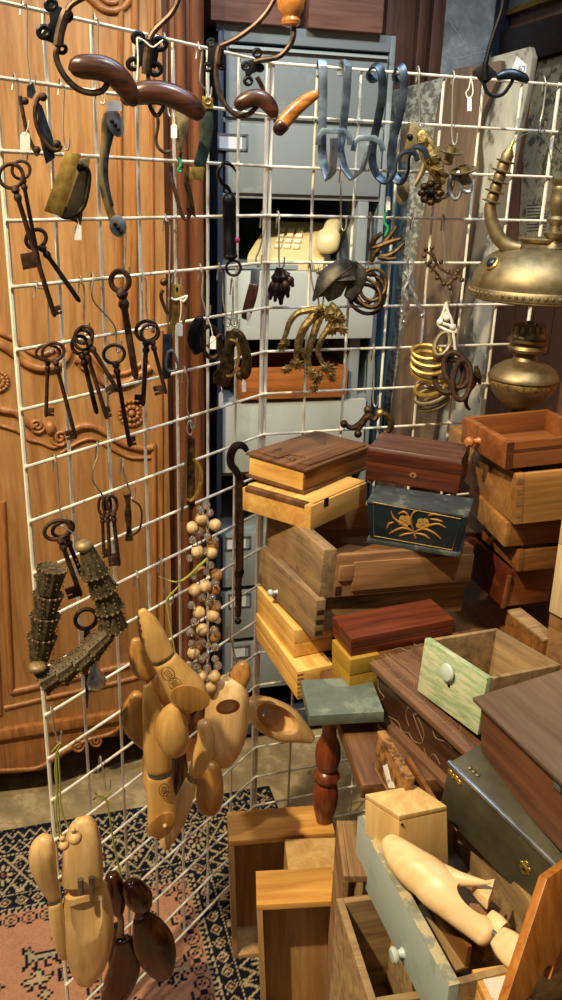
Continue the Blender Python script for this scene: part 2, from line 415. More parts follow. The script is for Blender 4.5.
build(MB().tube([(uE-0.018, -0.004, 0.15), (uE-0.018, -0.004, 2.0)], 0.014, 12), 'post_bead', 'oakside', wr, local=True)
door = wbox('door', -0.98, uD, 0.20, 2.0, -0.012, 0.008, 'oak')
def wt(name, pts, r, off, par=door, mat='oakdark', n=6):
    q = spline([tuple(p) for p in pts], n); mb = MB(); T = []
    for a in q:
        w = WD.p(a[0], a[1]); d = w-WD.o; T.append((d.dot(WD.u), -off, d.z))
    mb.tube(T, r, 10); return build(mb, name, mat, par, local=True)
for x, r in ((119, .006), (133, .008), (151, .005)): wt('stile_moulding', [(x+2, -30), (x, 120), (x+1, 330)], r, 0.008)
wt('arch_moulding', [(60, -28), (88, -2), (103, 10), (117, 11), (128, 3), (133, -12)], 0.007, 0.008)
wt('arch_moulding', [(66, -40), (92, -10), (105, 2), (115, 3), (124, -4), (128, -18)], 0.005, 0.008)
for a, r in (([(-30, 325), (0, 343), (12, 351), (25, 362), (40, 367), (56, 365), (66, 357), (68, 350), (62, 346), (55, 350)], 0.009),
             ([(-30, 314), (0, 332), (15, 339), (28, 350), (40, 354), (52, 349), (60, 339)], 0.005),
             ([(75, 358), (84, 362), (92, 368), (102, 380), (115, 384), (128, 381), (140, 373), (150, 366)], 0.009),
             ([(82, 352), (92, 357), (104, 370), (116, 373), (130, 370), (146, 358)], 0.005),
             ([(-30, 398), (0, 408), (15, 411), (25, 420), (33, 426)], 0.008),
             ([(-30, 416), (0, 424), (18, 430), (28, 438), (40, 441), (54, 446), (64, 440)], 0.004),
             ([(66, 436), (78, 426), (92, 425), (105, 431), (120, 441), (140, 447), (152, 446)], 0.008),
             ([(60, 452), (80, 440), (95, 438), (110, 447), (130, 456), (150, 456)], 0.004)):
    wt('scroll_moulding', a, r, 0.010)
def spiral(cx, cy, r, turns, s):
    return [(cx+s*r*(1-k/26)*math.cos(turns*2*math.pi*k/26), cy+r*(1-k/26)*math.sin(turns*2*math.pi*k/26)) for k in range(25)]
for cx, cy, r, s in ((37, 424, 8, 1), (60, 436, 9, -1), (84, 362, 7, 1), (62, 355, 7, -1)): wt('carved_scroll', spiral(cx, cy, r, 1.9, s), 0.0035, 0.012, n=2)
for cx, cy, r in ((-2, 380, 10), (131, 412, 13)):
    c = WD.p(cx, cy); d = c-WD.o; u, z = d.dot(WD.u), d.z; R = r*depth(c)/F; mb = MB()
    mb.tube([(u+R*math.cos(t*.25133), -0.010, z+R*math.sin(t*.25133)) for t in range(25)], 0.003, 6, True)
    for k in range(18): mb.ball((u+R*0.92*math.cos(k*.349), -0.011, z+R*0.92*math.sin(k*.349)), 0.0042, 8)
    for k in range(10): mb.ball((u+R*0.5*math.cos(k*.628), -0.011, z+R*0.5*math.sin(k*.628)), 0.0055, 8)
    mb.ball((u, -0.012, z), R*0.28, 10); build(mb, 'rosette', 'oakdark', door, local=True)
c = WD.p(50, 427); d = c-WD.o
build(MB().ball((d.dot(WD.u), -0.010, d.z), 0.011, 10, squash=1.4), 'carved_leaf', 'oakdark', door, local=True)
for k, (a, r) in enumerate((([(153, 444), (153, 455), (154, 560), (154, 655)], .007), ([(160, 330), (161, 500), (162, 655)], .005), ([(2, 500), (5, 560), (11, 690)], .008), ([(-12, 500), (-6, 600), (0, 712)], .006),
             ([(11, 690), (60, 679), (110, 667), (154, 655)], .008), ([(4, 706), (60, 693), (110, 682), (160, 669)], .006))): wt('panel_moulding', a, r, 0.008, n=3)
zb = wz(60, 722)
wbox('base_rail', -1.0, uE, zb-0.012, zb+0.016, -0.03, 0.022, 'oakdark', 0.005)
ap = [(-60, 724), (30, 724), (100, 711), (160, 698), (206, 688), (206, 704), (160, 712), (128, 718), (114, 734), (100, 736), (86, 741), (66, 752), (42, 768), (16, 771), (-20, 772), (-60, 772)]
mb = MB(); mb.prism([((WD.p(x, y)-WD.o).dot(WD.u), -0.010, (WD.p(x, y)-WD.o).z) for x, y in ap], (0, 0.03, 0)); apron = build(mb, 'apron', 'oakdark', wr, 0.003, local=True)
wt('apron_bead', [(-60, 768), (-20, 768), (16, 767), (40, 764), (65, 748), (88, 737), (112, 730), (128, 714)], 0.005, 0.010, apron)
for cx, cy, r, s in ((77, 742, 7, 1), (96, 738, 6, -1)): wt('carved_scroll', spiral(cx, cy, r, 1.8, s), 0.0035, 0.012, apron, n=2)
for u in (-0.9, uE-0.05): wbox('foot', u-0.03, u+0.03, 0.0, 0.14, -0.10, -0.03, 'oakdark', 0.006)
for u in (-0.9, uE-0.05): wbox('foot', u-0.03, u+0.03, 0.0, 0.14, -0.46, -0.40, 'oakdark', 0.006)
# ------------------------------------------------------------------ filing cabinet
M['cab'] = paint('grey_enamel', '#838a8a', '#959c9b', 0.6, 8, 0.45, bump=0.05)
M['cabdark'] = paint('shaded_grey_enamel', '#39434f', '#46525f', 0.6, 8, 0.45, bump=0.05)  # the grey enamel again, with the shade of side and inside in its colour
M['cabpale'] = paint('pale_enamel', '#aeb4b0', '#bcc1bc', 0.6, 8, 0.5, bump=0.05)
M['paper'] = plain('paper_label', '#d9dbe0', 0.8)
CB = Plane(at_y(306, 200, 2.0).xy.to_3d(), 0.262)
cb = thing('filing_cabinet', 'tall grey metal filing cabinet with open compartments behind the grid corner', 'cabinet', CB.o, rot=(0, 0, 0.262)); ORI[cb.name] = Vector()
def cu(px, py): return (CB.p(px, py)-CB.o).dot(CB.u)
def cz(py, px=306): return CB.p(px, py).z
def cbox(name, u0, u1, z0, z1, o0, o1, mat, bev=0.0015, par=None): return build(MB().box(u0, u1, -o1, -o0, z0, z1), name, mat, par or cb, bev, local=True)
u0, u1 = cu(218, 100), cu(392, 100); zt = cz(29)
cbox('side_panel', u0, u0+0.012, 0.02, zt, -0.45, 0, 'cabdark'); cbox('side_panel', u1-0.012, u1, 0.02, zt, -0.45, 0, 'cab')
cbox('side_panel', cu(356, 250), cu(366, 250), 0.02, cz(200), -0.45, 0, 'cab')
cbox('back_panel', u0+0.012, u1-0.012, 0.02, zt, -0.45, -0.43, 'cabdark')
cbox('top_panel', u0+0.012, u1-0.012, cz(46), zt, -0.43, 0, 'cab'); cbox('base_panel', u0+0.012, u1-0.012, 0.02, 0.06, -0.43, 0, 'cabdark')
for y in (123, 197, 267, 336, 398, 470, 530, 588, 640): cbox('shelf', u0+0.012, u1-0.012, cz(y)-0.006, cz(y)+0.004, -0.43, -0.004, 'cab')
def label_holder(x0, y0, x1, y1, par, off):
    a, b, c, d = cu(x0, y0), cu(x1, y1), cz(y1, x0), cz(y0, x0); mb = MB()
    for q in ((a, b, c, c+.004), (a, b, d-.004, d), (a, a+.004, c, d), (b-.004, b, c, d)): mb.box(q[0], q[1], -off-.003, -off, q[2], q[3])
    h = build(mb, 'label_holder', 'steel', par, local=True); build(MB().box(a+.004, b-.012, -off-.001, -off, c+.004, d-.004), "paper_label", "paper", par, local=True)
d1 = cbox('door', u0+0.016, u1-0.016, cz(121), cz(50), -0.02, 0.004, 'cab', 0.004)
build(MB().box(u0+.02, u1-.02, -.012, -.004, cz(52)-.004, cz(52)), 'door_rail', 'cabpale', d1, local=True)
d2 = cbox('door', u0+0.016, u1-0.016, cz(195), cz(126), -0.02, 0.004, 'cab', 0.004); label_holder(217, 133, 247, 150, d2, 0.004)
dr = cbox('drawer', cu(224, 300), cu(370, 300), cz(337), cz(271), -0.38, 0.03, 'cabpale', 0.003)
d3 = cbox('door', cu(222, 420), cu(364, 420), cz(468), cz(400), -0.02, 0.008, 'cabpale', 0.003)
for a, b, l in ((533, 586, (225, 537, 250, 550)), (591, 638, (228, 594, 250, 608)), (643, 690, (231, 646, 249, 658))):
    q = cbox('drawer', u0+0.016, u1-0.016, cz(b, 240), cz(a, 240), -0.3, 0.003, 'cab', 0.003); label_holder(*l, q, 0.003)
M['sticker'] = paint('printed_sticker', '#8fa3b3', '#3d5666', 0.52, 260, 0.7)
q = CB.p(212, 24); cbox('sticker', cu(210, 24)+.012, cu(216, 24)+.02, cz(30, 212)-.0, cz(21, 212)-.0, 0.0, 0.0006, 'sticker')
M['orangewood'] = wood('orange_drawer_wood', '#83481f', '#b06a33', 'x', 0.8)
ob = MB().box(-.15, .115, -.006, 0, -0.0, .075); ob.box(-.15, .115, 0.0, .25, 0, .008); ob.box(-.15, -.142, 0, .25, .008, .07); ob.box(.107, .115, 0, .25, .008, .07); ob.box(-.142, .107, .242, .25, .008, .07)
t = build(ob, 'wooden_tray', 'orangewood', None, 0.001); t.location = CB.d2(0.0, cz(398)+0.0045, 0.012); t.rotation_euler = (0, 0, 0.262)
tag(t, 'orange brown wooden drawer lying in the lower open compartment of the grey cabinet', 'drawer')
M['boxbrown'] = wood('reddish_box_wood', '#6a4538', '#8a6152', 'x', 0.6)
for (xa, xb, yb, dep, lab) in ((209, 291, 23, 0.3, 'long reddish wooden box on top of the grey cabinet at its left'), (306, 380, 25, 0.34, 'square reddish wooden box standing on top of the grey cabinet at its right')):
    r = thing('wooden_box', lab, 'box', CB.d2((cu(xa, 20)+cu(xb, 20))/2, zt, 0.0), rot=(0, 0, 0.262)); ORI[r.name] = Vector(); w = (cu(xb, 20)-cu(xa, 20))/2
    build(MB().box(-w, w, -0.02, dep, 0.0, 0.16), 'body', 'boxbrown', r, 0.003, local=True)
    build(MB().box(-w-.003, w+.003, -0.024, dep, 0.16, 0.18), 'lid', 'boxbrown', r, 0.003, local=True)
# ---- telephone on the pulled-out drawer
M['cream'] = plain('cream_plastic', '#c6b482', 0.35)
M['creamkey'] = plain('cream_keys', '#e6d9b4', 0.4)
M['creamdark'] = plain('cream_cord', '#c9b98d', 0.5)
pc = CB.p(300, 268, -0.085); zf = cz(271)+0.001
ph = thing('telephone', 'cream push-button desk telephone sitting in the dark open cabinet compartment', 'telephone', (pc.x, pc.y, zf), rot=(0, 0, 0.262-0.42)); ORI[ph.name] = Vector()
mb = MB(); prof = [(-0.085, 0.0), (-0.085, 0.022), (-0.075, 0.032), (0.035, 0.098), (0.055, 0.100), (0.075, 0.085), (0.085, 0.0)]
mb.rings([[(x*(1-.25*max(0, z-.03)/.07)-.006, y, z) for y, z in prof] for x in (-0.105, -.103, 0.070, 0.072)]); body = build(mb, 'base', 'cream', ph, 0.006, local=True)
sl = math.atan2(0.066, 0.110)
for r in range(4):
    for c in range(3):
        y = -0.052+r*0.0185; z = 0.032+(y+0.075)*math.tan(sl)+0.001; x = -0.045+c*0.021; k = MB(); k.box(-.0075, .0075, -.0065, .0065, 0, .006)
        R = Matrix.Rotation(sl, 4, 'X'); k.v = [R @ v + Vector((x, y, z)) for v in k.v]; build(k, 'key', 'creamkey', body, 0.0012, local=True)
hs = MB(); P3 = [(0.072, -0.085, 0.062), (0.075, -0.045, 0.088), (0.075, 0.02, 0.100), (0.075, 0.075, 0.085)]
s = spline(P3, 5); hs.loft([(Vector(p), Vector((0.019 if abs(i-7.5) < 5 else 0.027, 0, 0)), Vector((0, 0, 0.015 if abs(i-7.5) < 5 else 0.023))) for i, p in enumerate(s)], 16, 2.4)
build(hs, 'handset', 'cream', ph, local=True)
mb = MB(); mb.tube([(0.03+0.05*t/60+0.02*math.sin(t*.09), -0.095-0.012*math.sin(t*.05)+0.007*math.cos(t*1.1), 0.009+0.007*math.sin(t*1.1)) for t in range(90)], 0.0022, 6); build(mb, 'cord', 'creamdark', ph, local=True)
# ------------------------------------------------------------------ back wall things, boards
M['post'] = wood('brown_door_frame', '#5b3b2a', '#7a5542', 'z', 0.6)
M['pane'] = paint('cloudy_glass_picture', '#c3cecc', '#dbe3e0', 0.58, 7, 0.25, mid='#8d9a9c')
M['goldleaf'] = metal('gold_frame', '#8a6a28', '#cfa24a', 0.4, 40, 0.2)
def onwall(P, px, py): q = P.p(px, py)-P.o; return q.dot(P.u), q.z
def wall_box(mb, P, pa, pb, z0, z1, o0, o1):
    a, b = onwall(P, pa, 60)[0], onwall(P, pb, 60)[0]
    s = slab(P, a, b, z0, z1, o0, o1-o0); return mb.add(s.v, s.f)
pt = thing('door_frame', 'brown wooden door frame post with grooves beside the cloudy pane', 'door frame', BW.d2(-0.5, 0)); 
for a, b, o in ((378, 406, 0.05), (406, 412, 0.075), (412, 420, 0.045), (420, 432, 0.07)): build(wall_box(MB(), BW, a, b, 0, 2.6, 0.0, o), 'moulded_board', 'post', pt, 0.004)
fr = thing('glass_picture', 'cloudy scratched glass picture with a thin gold edge beside the dark corner', 'picture', BW.p(465, 60)-Vector((0, 0, 0.3)))
za, zb2 = onwall(BW, 465, 96)[1], onwall(BW, 465, -60)[1]
build(wall_box(MB(), BW, 436, 497, za, zb2, 0.004, 0.02), 'pane', 'pane', fr)
build(wall_box(MB(), BW, 432.5, 436, za, zb2, 0.004, 0.03), 'frame_edge', 'goldleaf', fr)
mb = MB()
for (ax, ay), (bx, by) in (((440, 24), (456, 4)), ((452, 60), (492, 50)), ((449, 20), (462, 40)), ((484, 62), (495, 30)), ((462, 12), (472, 27)), ((445, 42), (470, 66))):
    mb.tube([BW.p(ax, ay, .0205), BW.p(bx, by, .0205)], 0.0012, 5)
M['scratch'] = plain('scratch_white', '#dfe8f2', 0.4); build(mb, 'scratches', 'scratch', fr)
def poly_board(name, P, poly, off, th, mat, label, cat='board', bev=0.003, parent=None):
    mb = MB().prism([P.p(x, y, off) for x, y in poly], P.n*th)
    if parent: return build(mb, name, mat, parent, bev)
    return single(mb, name, mat, label, cat, None, bev)
M['relief'] = paint('embossed_grey_board', '#8b8a80', '#5d5c52', 0.5, 60, 0.7, bump=1.0, mid='#a5a497')
M['brownboard'] = wood('weathered_brown_board', '#48382a', '#6c5742', 'z', 0.5, 0.7, 0.3)
M['whiteboard'] = paint('peeling_whitewash', '#938e7e', '#544c3f', 0.53, 16, 0.8, stretch=(1, 1, 0.35), mid='#aba693', bump=0.8)
M['print'] = paint('engraved_print', '#b5a685', '#6b604a', 0.56, 30, 0.8, mid='#c9bb9b')
poly_board('embossed_board', BP, [(393, 92), (452, 77), (446, 200), (425, 470), (388, 470), (389, 380), (391, 200)], -0.03, 0.02, 'relief', 'grey embossed panel leaning behind the brown shaped board')
poly_board('shaped_board', BP, [(444, 95), (457, 70), (506, 61), (506, 72), (497, 92), (487, 115), (482, 140), (484, 165), (477, 215), (470, 260), (455, 340), (430, 480), (380, 500), (398, 386), (413, 300), (430, 200), (440, 120)], 0.02, 0.018, 'brownboard', 'brown weathered board with a concave cut edge leaning behind the grid')
poly_board('whitewashed_board', BP, [(490, 60), (535, 47.5), (538, 58), (533, 90), (522, 140), (512, 200), (498, 300), (478, 470), (430, 470), (455, 300), (470, 200), (480, 100)], -0.005, 0.02, 'whiteboard', 'whitewashed board with peeling paint leaning behind the brown shaped board')
wb = bpy.data.objects['whitewashed_board']; ORI_W = wb.location.copy()
def on_board(mb, nm, mt):
    o = build(mb, nm, mt, None, smooth=False); o.parent = wb; o.matrix_parent_inverse = Matrix.Translation(-ORI_W); return o
on_board(MB().prism([BP.p(x, y, .0152) for x, y in ((511, 71), (517, 56), (527, 65), (526, 73))], BP.n*.0008), 'paper_label', 'paper')
M['blueink'] = plain('label_ink', '#1f2c4a', 0.7); mb = MB()
for pts in ([(520.5, 65.5), (519, 68), (518.8, 70.5), (520.4, 71.6), (521.6, 70), (520.6, 68.6), (519.2, 69.4)], [(522.4, 66.2), (525.2, 66.0), (523.6, 71.6)]): mb.tube([BP.p(x, y, .0164) for x, y in pts], .0007, 5)
on_board(mb, 'inked_number', 'blueink')
poly_board('engraved_print', RW, [(540, 62), (600, 44), (600, 262), (519, 250), (524, 160), (532, 100)], 0.004, 0.004, 'print', 'old yellowed engraved print on the right wall', 'print', 0.0)
pr = bpy.data.objects['engraved_print']
M['ink'] = plain('engraving_ink', '#453c2d', 0.8)
mb = MB()
for k in range(9):
    y = 205+k*3.2; mb.prism([RW.p(a, b, 0.0081) for a, b in ((527, y), (546, y-1), (546, y), (527, y+1))], RW.n*0.0003)
tx = build(mb, 'printed_text', 'ink', None, smooth=False); tx.parent = pr; tx.matrix_parent_inverse = Matrix.Translation(-pr.location); mb = MB()
random.seed(5)
for k in range(70):
    x, y = random.uniform(536, 575), random.uniform(80, 190); l = random.uniform(3, 9)
    mb.tube([RW.p(x, y, .0083), RW.p(x+l*.4, y-l, .0083), RW.p(x+l, y-l*.3, .0083)], 0.0009, 4)
e = build(mb, 'engraving', 'ink', None, smooth=False); e.parent = pr; e.matrix_parent_inverse = Matrix.Translation(-pr.location)
M['darkplank'] = wood('dark_plank', '#231612', '#3c2820', 'x', 0.6)
poly_board('wall_plank', RW, [(505, 34), (600, 5), (600, 42), (540, 60), (505, 70)], 0.0, 0.03, 'darkplank', 'dark wooden plank fixed across the brown right wall')
fp = thing('framed_picture', 'gold framed picture on the right wall at the top corner', 'picture', RW.p(540, -10))
M['mount'] = paint('picture_mount', '#a9b0a6', rough=0.6, k=12)
poly_board('picture', RW, [(511, 12), (600, -22), (600, -80), (512, -60)], 0.004, 0.008, 'mount', '', parent=fp)
poly_board('frame_edge', RW, [(507.5, 18), (600, -14), (600, -22), (511.5, 11)], 0.0, 0.022, 'goldleaf', '', parent=fp)
poly_board('frame_edge', RW, [(507.5, 18), (511.5, 12), (512.5, -60), (508.5, -60)], 0.0, 0.022, 'goldleaf', '', parent=fp)
M['teal'] = paint('teal_cloth', '#17384a', '#24506a', 0.58, 22, 0.75, stretch=(1, 1, .3))
TC = Plane(at_y(378, 300, 2.06).xy.to_3d(), 0.1)
L = [(381, 140, 400), (378, 200, 403), (372, 260, 398), (367, 330, 393), (366, 380, 386), (363, 440, 381), (362, 520, 378)]
vs = []; nx = 14
for i, (xa, y, xb) in enumerate([tuple(a) for a in spline(L, 4)]):
    for j in range(nx+1): vs.append(TC.p(xa+(xb-xa)*j/nx, y, 0.008*math.sin(j*1.3+i*.12)))
ny = len(vs)//(nx+1); fs = [(i*(nx+1)+j, i*(nx+1)+j+1, (i+1)*(nx+1)+j+1, (i+1)*(nx+1)+j) for i in range(ny-1) for j in range(nx)]
mb = MB().add(vs+[v+TC.n*-0.003 for v in vs], fs+[tuple(k+len(vs) for k in reversed(f)) for f in fs])
single(mb, 'hanging_cloth', 'teal', 'dark teal cloth hanging beside the right side of the grey cabinet', 'cloth')
# ------------------------------------------------------------------ wire grid panels
S = 0.076
def grid(P, sgn, label):
    mb = MB()
    for c in range(8):
        a = P.d2(sgn*c*S+(0.004*sgn), 0.0, -0.0025); big = 0.0034 if c in (0, 7) else 0.0025
        mb.tube([a+Vector((0, 0, 0.004 if c in (0, 7) else 0)), a-Vector((0, 0, 21*S+0.003 if c not in (0, 7) else 1.6185))], big, 8)
    for r in range(22): mb.tube([P.d2(-0.006*sgn, -r*S, 0.0022), P.d2(sgn*(7*S+0.010), -r*S, 0.0022)], 0.0024, 8)
    o = build(mb, 'grid_panel', 'grid', None); return tag(o, label, 'display grid', 'wire display grids')
grid(PL, -1, 'white wire grid panel hung with old keys and shoe lasts before the wardrobe')
grid(PR, 1, 'white wire grid panel hung with brass fittings behind the box stack')
M['greenmetal'] = metal('dark_green_metal', '#26322b', '#46564a', 0.4, 50, 0.3, 0.6)
# ------------------------------------------------------------------ hanging hardware
def hook(which, bar, end, label, mid=None, j=5):
    P = PL if which == 'L' else PR
    x, y = bar; ex, ey = end
    pts = [(x-2, y+13, -0.010), (x-1, y+4, -0.010), (x-0.5, y-2.5, -0.004), (x+0.5, y-3.2, 0.003), (x+1.5, y+3, 0.009)]
    if mid: pts += [tuple(m)+(0.010,) for m in mid]
    else: pts += [((x+ex)/2+1, (y+ey)/2, 0.010)]
    pts += [(ex, ey-4, 0.012), (ex+1, ey+3, 0.014), (ex+j*.6, ey+4.5, 0.018), (ex+j, ey+1, 0.020), (ex+j+.5, ey-7, 0.020)]
    o = single(tp(P, pts, 0.85, n=4, seg=6), 'wire_hook', 'wire', label, 'hook', 'wire hooks on the grid')
    return o
def key(label, bow, tip, r, which='L', off=0.016, bit=None, solid=False, mat='rust', w=2.0, ry=None, anchor=None, bit_h=None):
    """old key: bow ring, shaft with a collar, bit plate; bit = (side, length along, height) in pixels"""
    P = hang(*(anchor or bow), which, off)
    t = thing('old_key', label, 'key', P.p(*bow), 'old iron keys')
    ry = ry or r; d = np.array(tip, float)-np.array(bow, float); L = np.linalg.norm(d); d /= L; q = np.array((-d[1], d[0]))
    a = np.array(bow, float)+d*(ry+1)
    build(ring(P, bow[0], bow[1], r, ry, max(1.5, w*.8), rot=math.atan2(d[1], d[0])-math.pi/2), 'bow', mat, t)
    mb = MB(); k = depth(P.p(*bow))/F; A, B = P.p(*a), P.p(*tip); ax = B-A; LL = ax.length
    R = w*k
    mb.lathe(A-ax.normalized()*R*1.2, ax, [(R*.6, 0), (R*1.5, R), (R*1.7, R*2), (R*1.0, R*3.2), (R*1.55, R*4.2), (R*1.55, R*5), (R*.95, R*6.2), (R, LL*.5), (R*1.02, LL), (R*.5, LL+R*1.2)], 12)
    build(mb, 'shaft', mat, t)
    if bit:
        s, l, h = bit
        b0 = np.array(tip, float)-d*1.5; c = [b0, b0+q*s*h, b0+q*s*h-d*l*.28, b0+q*s*h*.55-d*l*.28, b0+q*s*h*.55-d*l*.45, b0+q*s*h-d*l*.45, b0+q*s*h-d*l, b0-d*l]
        if solid: c = [b0, b0+q*s*h, b0+q*s*h-d*l, b0-d*l]
        build(plate(P, [tuple(x) for x in c], 0.0035, -0.00175), 'bit', mat, t, 0.0004)
    return t
key('largest rusty key of the pair hooked beside the left post, its shaft hanging lowest', (11, 176), (55, 317), 12, off=0.020, bit=(-1, 9, 8), w=2.6, ry=12)
key('rusty key with a square bit, hanging from the small ring by the left post', (21, 170), (40, 268), 9, off=0.014, bit=(1, 16, 17), solid=True, w=2.1, ry=9, anchor=(14, 170))
key('dark iron key with round bow and slanting shaft below the square bit key', (36, 239), (80, 302), 10.5, off=0.012, bit=None, mat='iron', w=2.5, ry=9, anchor=(25, 239))
key('shorter rusty key of the wide bowed pair left of the bunch of three', (48, 353), (46, 417), 12, off=0.014, bit=(-1, 8, 8), w=1.9, ry=8, anchor=(38, 353))
key('longer rusty key of the wide bowed pair left of the bunch of three', (53, 352), (76, 439), 11, off=0.020, bit=(1, 9, 9), w=2.1, ry=9, anchor=(40, 353))
key('dark key at the back of the bunch of three before the wardrobe scroll', (80, 345), (97, 414), 8, off=0.010, bit=None, mat='iron', w=2.5, ry=9, anchor=(70, 345))
key('brown key in the middle of the bunch of three before the wardrobe scroll', (83, 340), (107, 419), 9, off=0.015, bit=(-1, 11, 6), w=2.2, ry=10, anchor=(72, 340))
key('brown key with a pierced bit, frontmost in the bunch of three keys', (84, 335), (118, 391), 9, off=0.022, bit=(1, 8, 10), w=2.3, ry=8, anchor=(74, 335))
key('single long black key with a heart shaped bow, hanging in front of the wardrobe rosette', (114, 354), (130, 447), 10.5, off=0.014, bit=(-1, 9, 7), mat='iron', w=2.3, ry=9, anchor=(104, 354))
key('flat brown iron key or bolt with an oval bow, hanging above the wardrobe rosette', (120, 281), (136, 379), 9, off=0.018, bit=None, mat='rust', w=3.6, ry=10, anchor=(111, 281))
key('black key of the round bowed pair right of the rosette', (147, 331), (143, 406), 11, off=0.012, bit=(1, 10, 9), mat='iron', w=2.4, ry=10, anchor=(136, 331))
key('rusty slanting key of the round bowed pair right of the rosette', (150, 333), (166, 394), 9, off=0.020, bit=(1, 9, 11), w=2.0, ry=8, anchor=(138, 333))
key('left key of the trio of small keys beside the ribbed metal garland', (102, 506), (104, 558), 3.5, off=0.012, bit=(-1, 8, 6), w=1.7, ry=9, anchor=(96, 506))
key('middle key of the trio of small keys beside the ribbed metal garland', (107, 505), (110, 563), 4, off=0.017, bit=(-1, 8, 6), w=1.8, ry=9, anchor=(98, 506))
key('right key of the trio of small keys beside the ribbed metal garland', (112, 504), (119, 566), 5, off=0.022, bit=(1, 9, 10), mat='rust', w=2.1, ry=8, anchor=(100, 506))
key('rusty key with a broad oval bow hanging inside the ribbed metal garland', (57, 530), (81, 596), 13, off=0.020, bit=(1, 11, 13), w=2.6, ry=9, anchor=(44, 530))
key('darker key behind the broad oval bow inside the ribbed metal garland', (63, 529), (84, 580), 11, off=0.012, bit=None, mat='iron', w=2.4, ry=7, anchor=(48, 530))
# chrome corkscrew-like key under the garland
P = hang(72, 620, 'L', 0.016)
t = thing('bottle_key', 'dark ring handle with worn chrome barrel and blue spike below the ribbed garland', 'key', P.p(86, 619))
build(ring(P, 86, 619, 11, 9.5, 2.2, rot=-.5), 'bow', 'iron', t)
build(tp(P, [(87, 629), (87, 640), (86, 660), (87, 690), (87, 708)], [3, 3.6, 2.5, 1.8, .8]), 'spike', 'darksteel', t)
A, B = P.p(92, 645, .006), P.p(98, 694, .006); k = depth(A)/F; mb = MB().lathe(A, B-A, [(3*k, 0), (5*k, 4*k), (5*k, 30*k), (8*k, 36*k), (10*k, 42*k), (9.5*k, 47*k), (6*k, 50*k)], 16); build(mb, 'barrel', 'chrome', t)
# ---- drawer bails and pulls, upper left
def bail(label, pts, knobs, mat, anchor, off=0.016, r=2.0, name='bail_pull', plate_poly=None, pmat=None, cat='handle', group='old handles on the left grid', which='L', pth=0.003):
    P = hang(*anchor, which, off)
    t = thing(name, label, cat, P.p(*pts[0]), group)
    build(tp(P, pts, r, 0.004), 'bail', mat, t)
    for x, y in knobs: build(ball(P, x, y, r*1.9, 0.003), 'knob', mat, t)
    if plate_poly: build(plate(P, plate_poly, pth, -0.003), 'back_plate', pmat or mat, t, 0.0006)
    return P, t
P, t = bail('thin dark bail handle hanging left of the blue-grey one near the top left', [(20, 96), (22, 108), (27, 132), (33, 147), (38, 156)], [(25, 101), (37, 150), (45, 190)][:2], 'rust', (18, 96))
price_tag(P, 25, 135, 10, 17, t, 0.006, (29, 120))
P, t = bail('stout drawer handle with blue-grey plate near the top left post', [(42, 94), (37, 101), (35, 116), (40, 134), (50, 148), (58, 150), (61, 145)], [(43, 97), (57, 144)], 'rust', (30, 96), 0.022, 2.2, plate_poly=[(36, 100), (42, 106), (53, 138), (55, 158), (46, 164), (40, 140)], pmat='darksteel')
build(plate(P, [(27, 86), (33, 83), (36, 92), (32, 99), (27, 97)], 0.002, 0.0), 'blue_tab', 'darksteel', t)
P, t = bail('black bail handle on a dull brass backplate, hanging behind the bright brass plate', [(80, 165), (87, 169), (89, 180), (84, 205), (73, 216), (62, 216), (58, 208)], [(80, 166), (60, 206)], 'iron', (40, 190), 0.020, 2.4, plate_poly=[(75, 160), (90, 158), (81, 225), (60, 215)], pmat='brass')
price_tag(P, 78, 227, 7, 13, t, 0.003, (77, 218))
P = hang(40, 190, 'L', 0.030)
single(plate(P, [(65, 151), (81, 154), (62, 217), (44, 211)], 0.003), 'brass_back_plate', 'gold', 'bright brass plate hanging by the left post in front of the black bail handle', 'plate', bev=0.0006)
P = hang(95, 170, 'L', 0.022)
t = thing('curved_pull', 'long curved brass door handle with oval ends, left of the second column of keys', 'handle', P.p(110, 120), 'old handles on the left grid')
build(pix_loft(P, [(107, 112, 3), (106, 124, 4.4), (105, 142, 3.6), (102, 160, 2.8), (101, 176, 3.2), (105, 194, 4), (109, 208, 4), (113, 220, 4)], 0.004, 0.6, 2.6), 'grip', 'brass', t)
build(pix_loft(P, [(113, 128, 3), (109.5, 142, 2.6), (106.5, 158, 2.2), (106, 176, 2.2), (108.5, 192, 2), (112, 206, 2)], 0.006, 0.6, 3), 'steel_face', 'darksteel', t)
for x, y, a, b, rot in ((115, 123, 8, 15, -.35), (118, 226, 8.5, 11, -.2)):
    poly = [(x+a*math.cos(q*.3142)*math.cos(rot)-b*math.sin(q*.3142)*math.sin(rot), y+a*math.cos(q*.3142)*math.sin(rot)+b*math.sin(q*.3142)*math.cos(rot)) for q in range(20)]
    build(plate(P, poly, 0.004, 0.006), 'oval_end', 'steel', t, 0.001)
    mb = MB()
    for q in range(3): ball(P, x-3+q*3, y-2+q*4, 2.2, 0.011, mb, 8)
    build(mb, 'screws', 'iron', t)
price_tag(P, 114, 102, 15, 9, t, 0.014)
P = hang(170, 130, 'L', 0.016)
t = thing('brass_mount', 'leaf shaped brass mount with a dangling catch below the second coat hook grip', 'handle', P.p(182, 120), 'old handles on the left grid')
build(plate(P, [(177, 110), (184, 108), (189, 117), (188, 131), (184, 142), (181, 153), (177, 147), (176, 132), (174, 121)], 0.004), 'leaf_plate', 'brass', t, 0.001)
build(plate(P, [(184, 166), (188, 172), (191, 187), (194, 204), (196, 218), (192, 215), (188, 200), (184, 184)], 0.003, 0.002), 'catch', 'bronze', t, 0.001)
build(tp(P, [(181, 152), (180, 160), (183, 168)], 1.6), 'link', 'bronze', t)
build(tp(P, [(178, 158), (181, 164), (178, 170), (181, 172)], 1.6, 0.004), 'twist_tie', 'green', t)
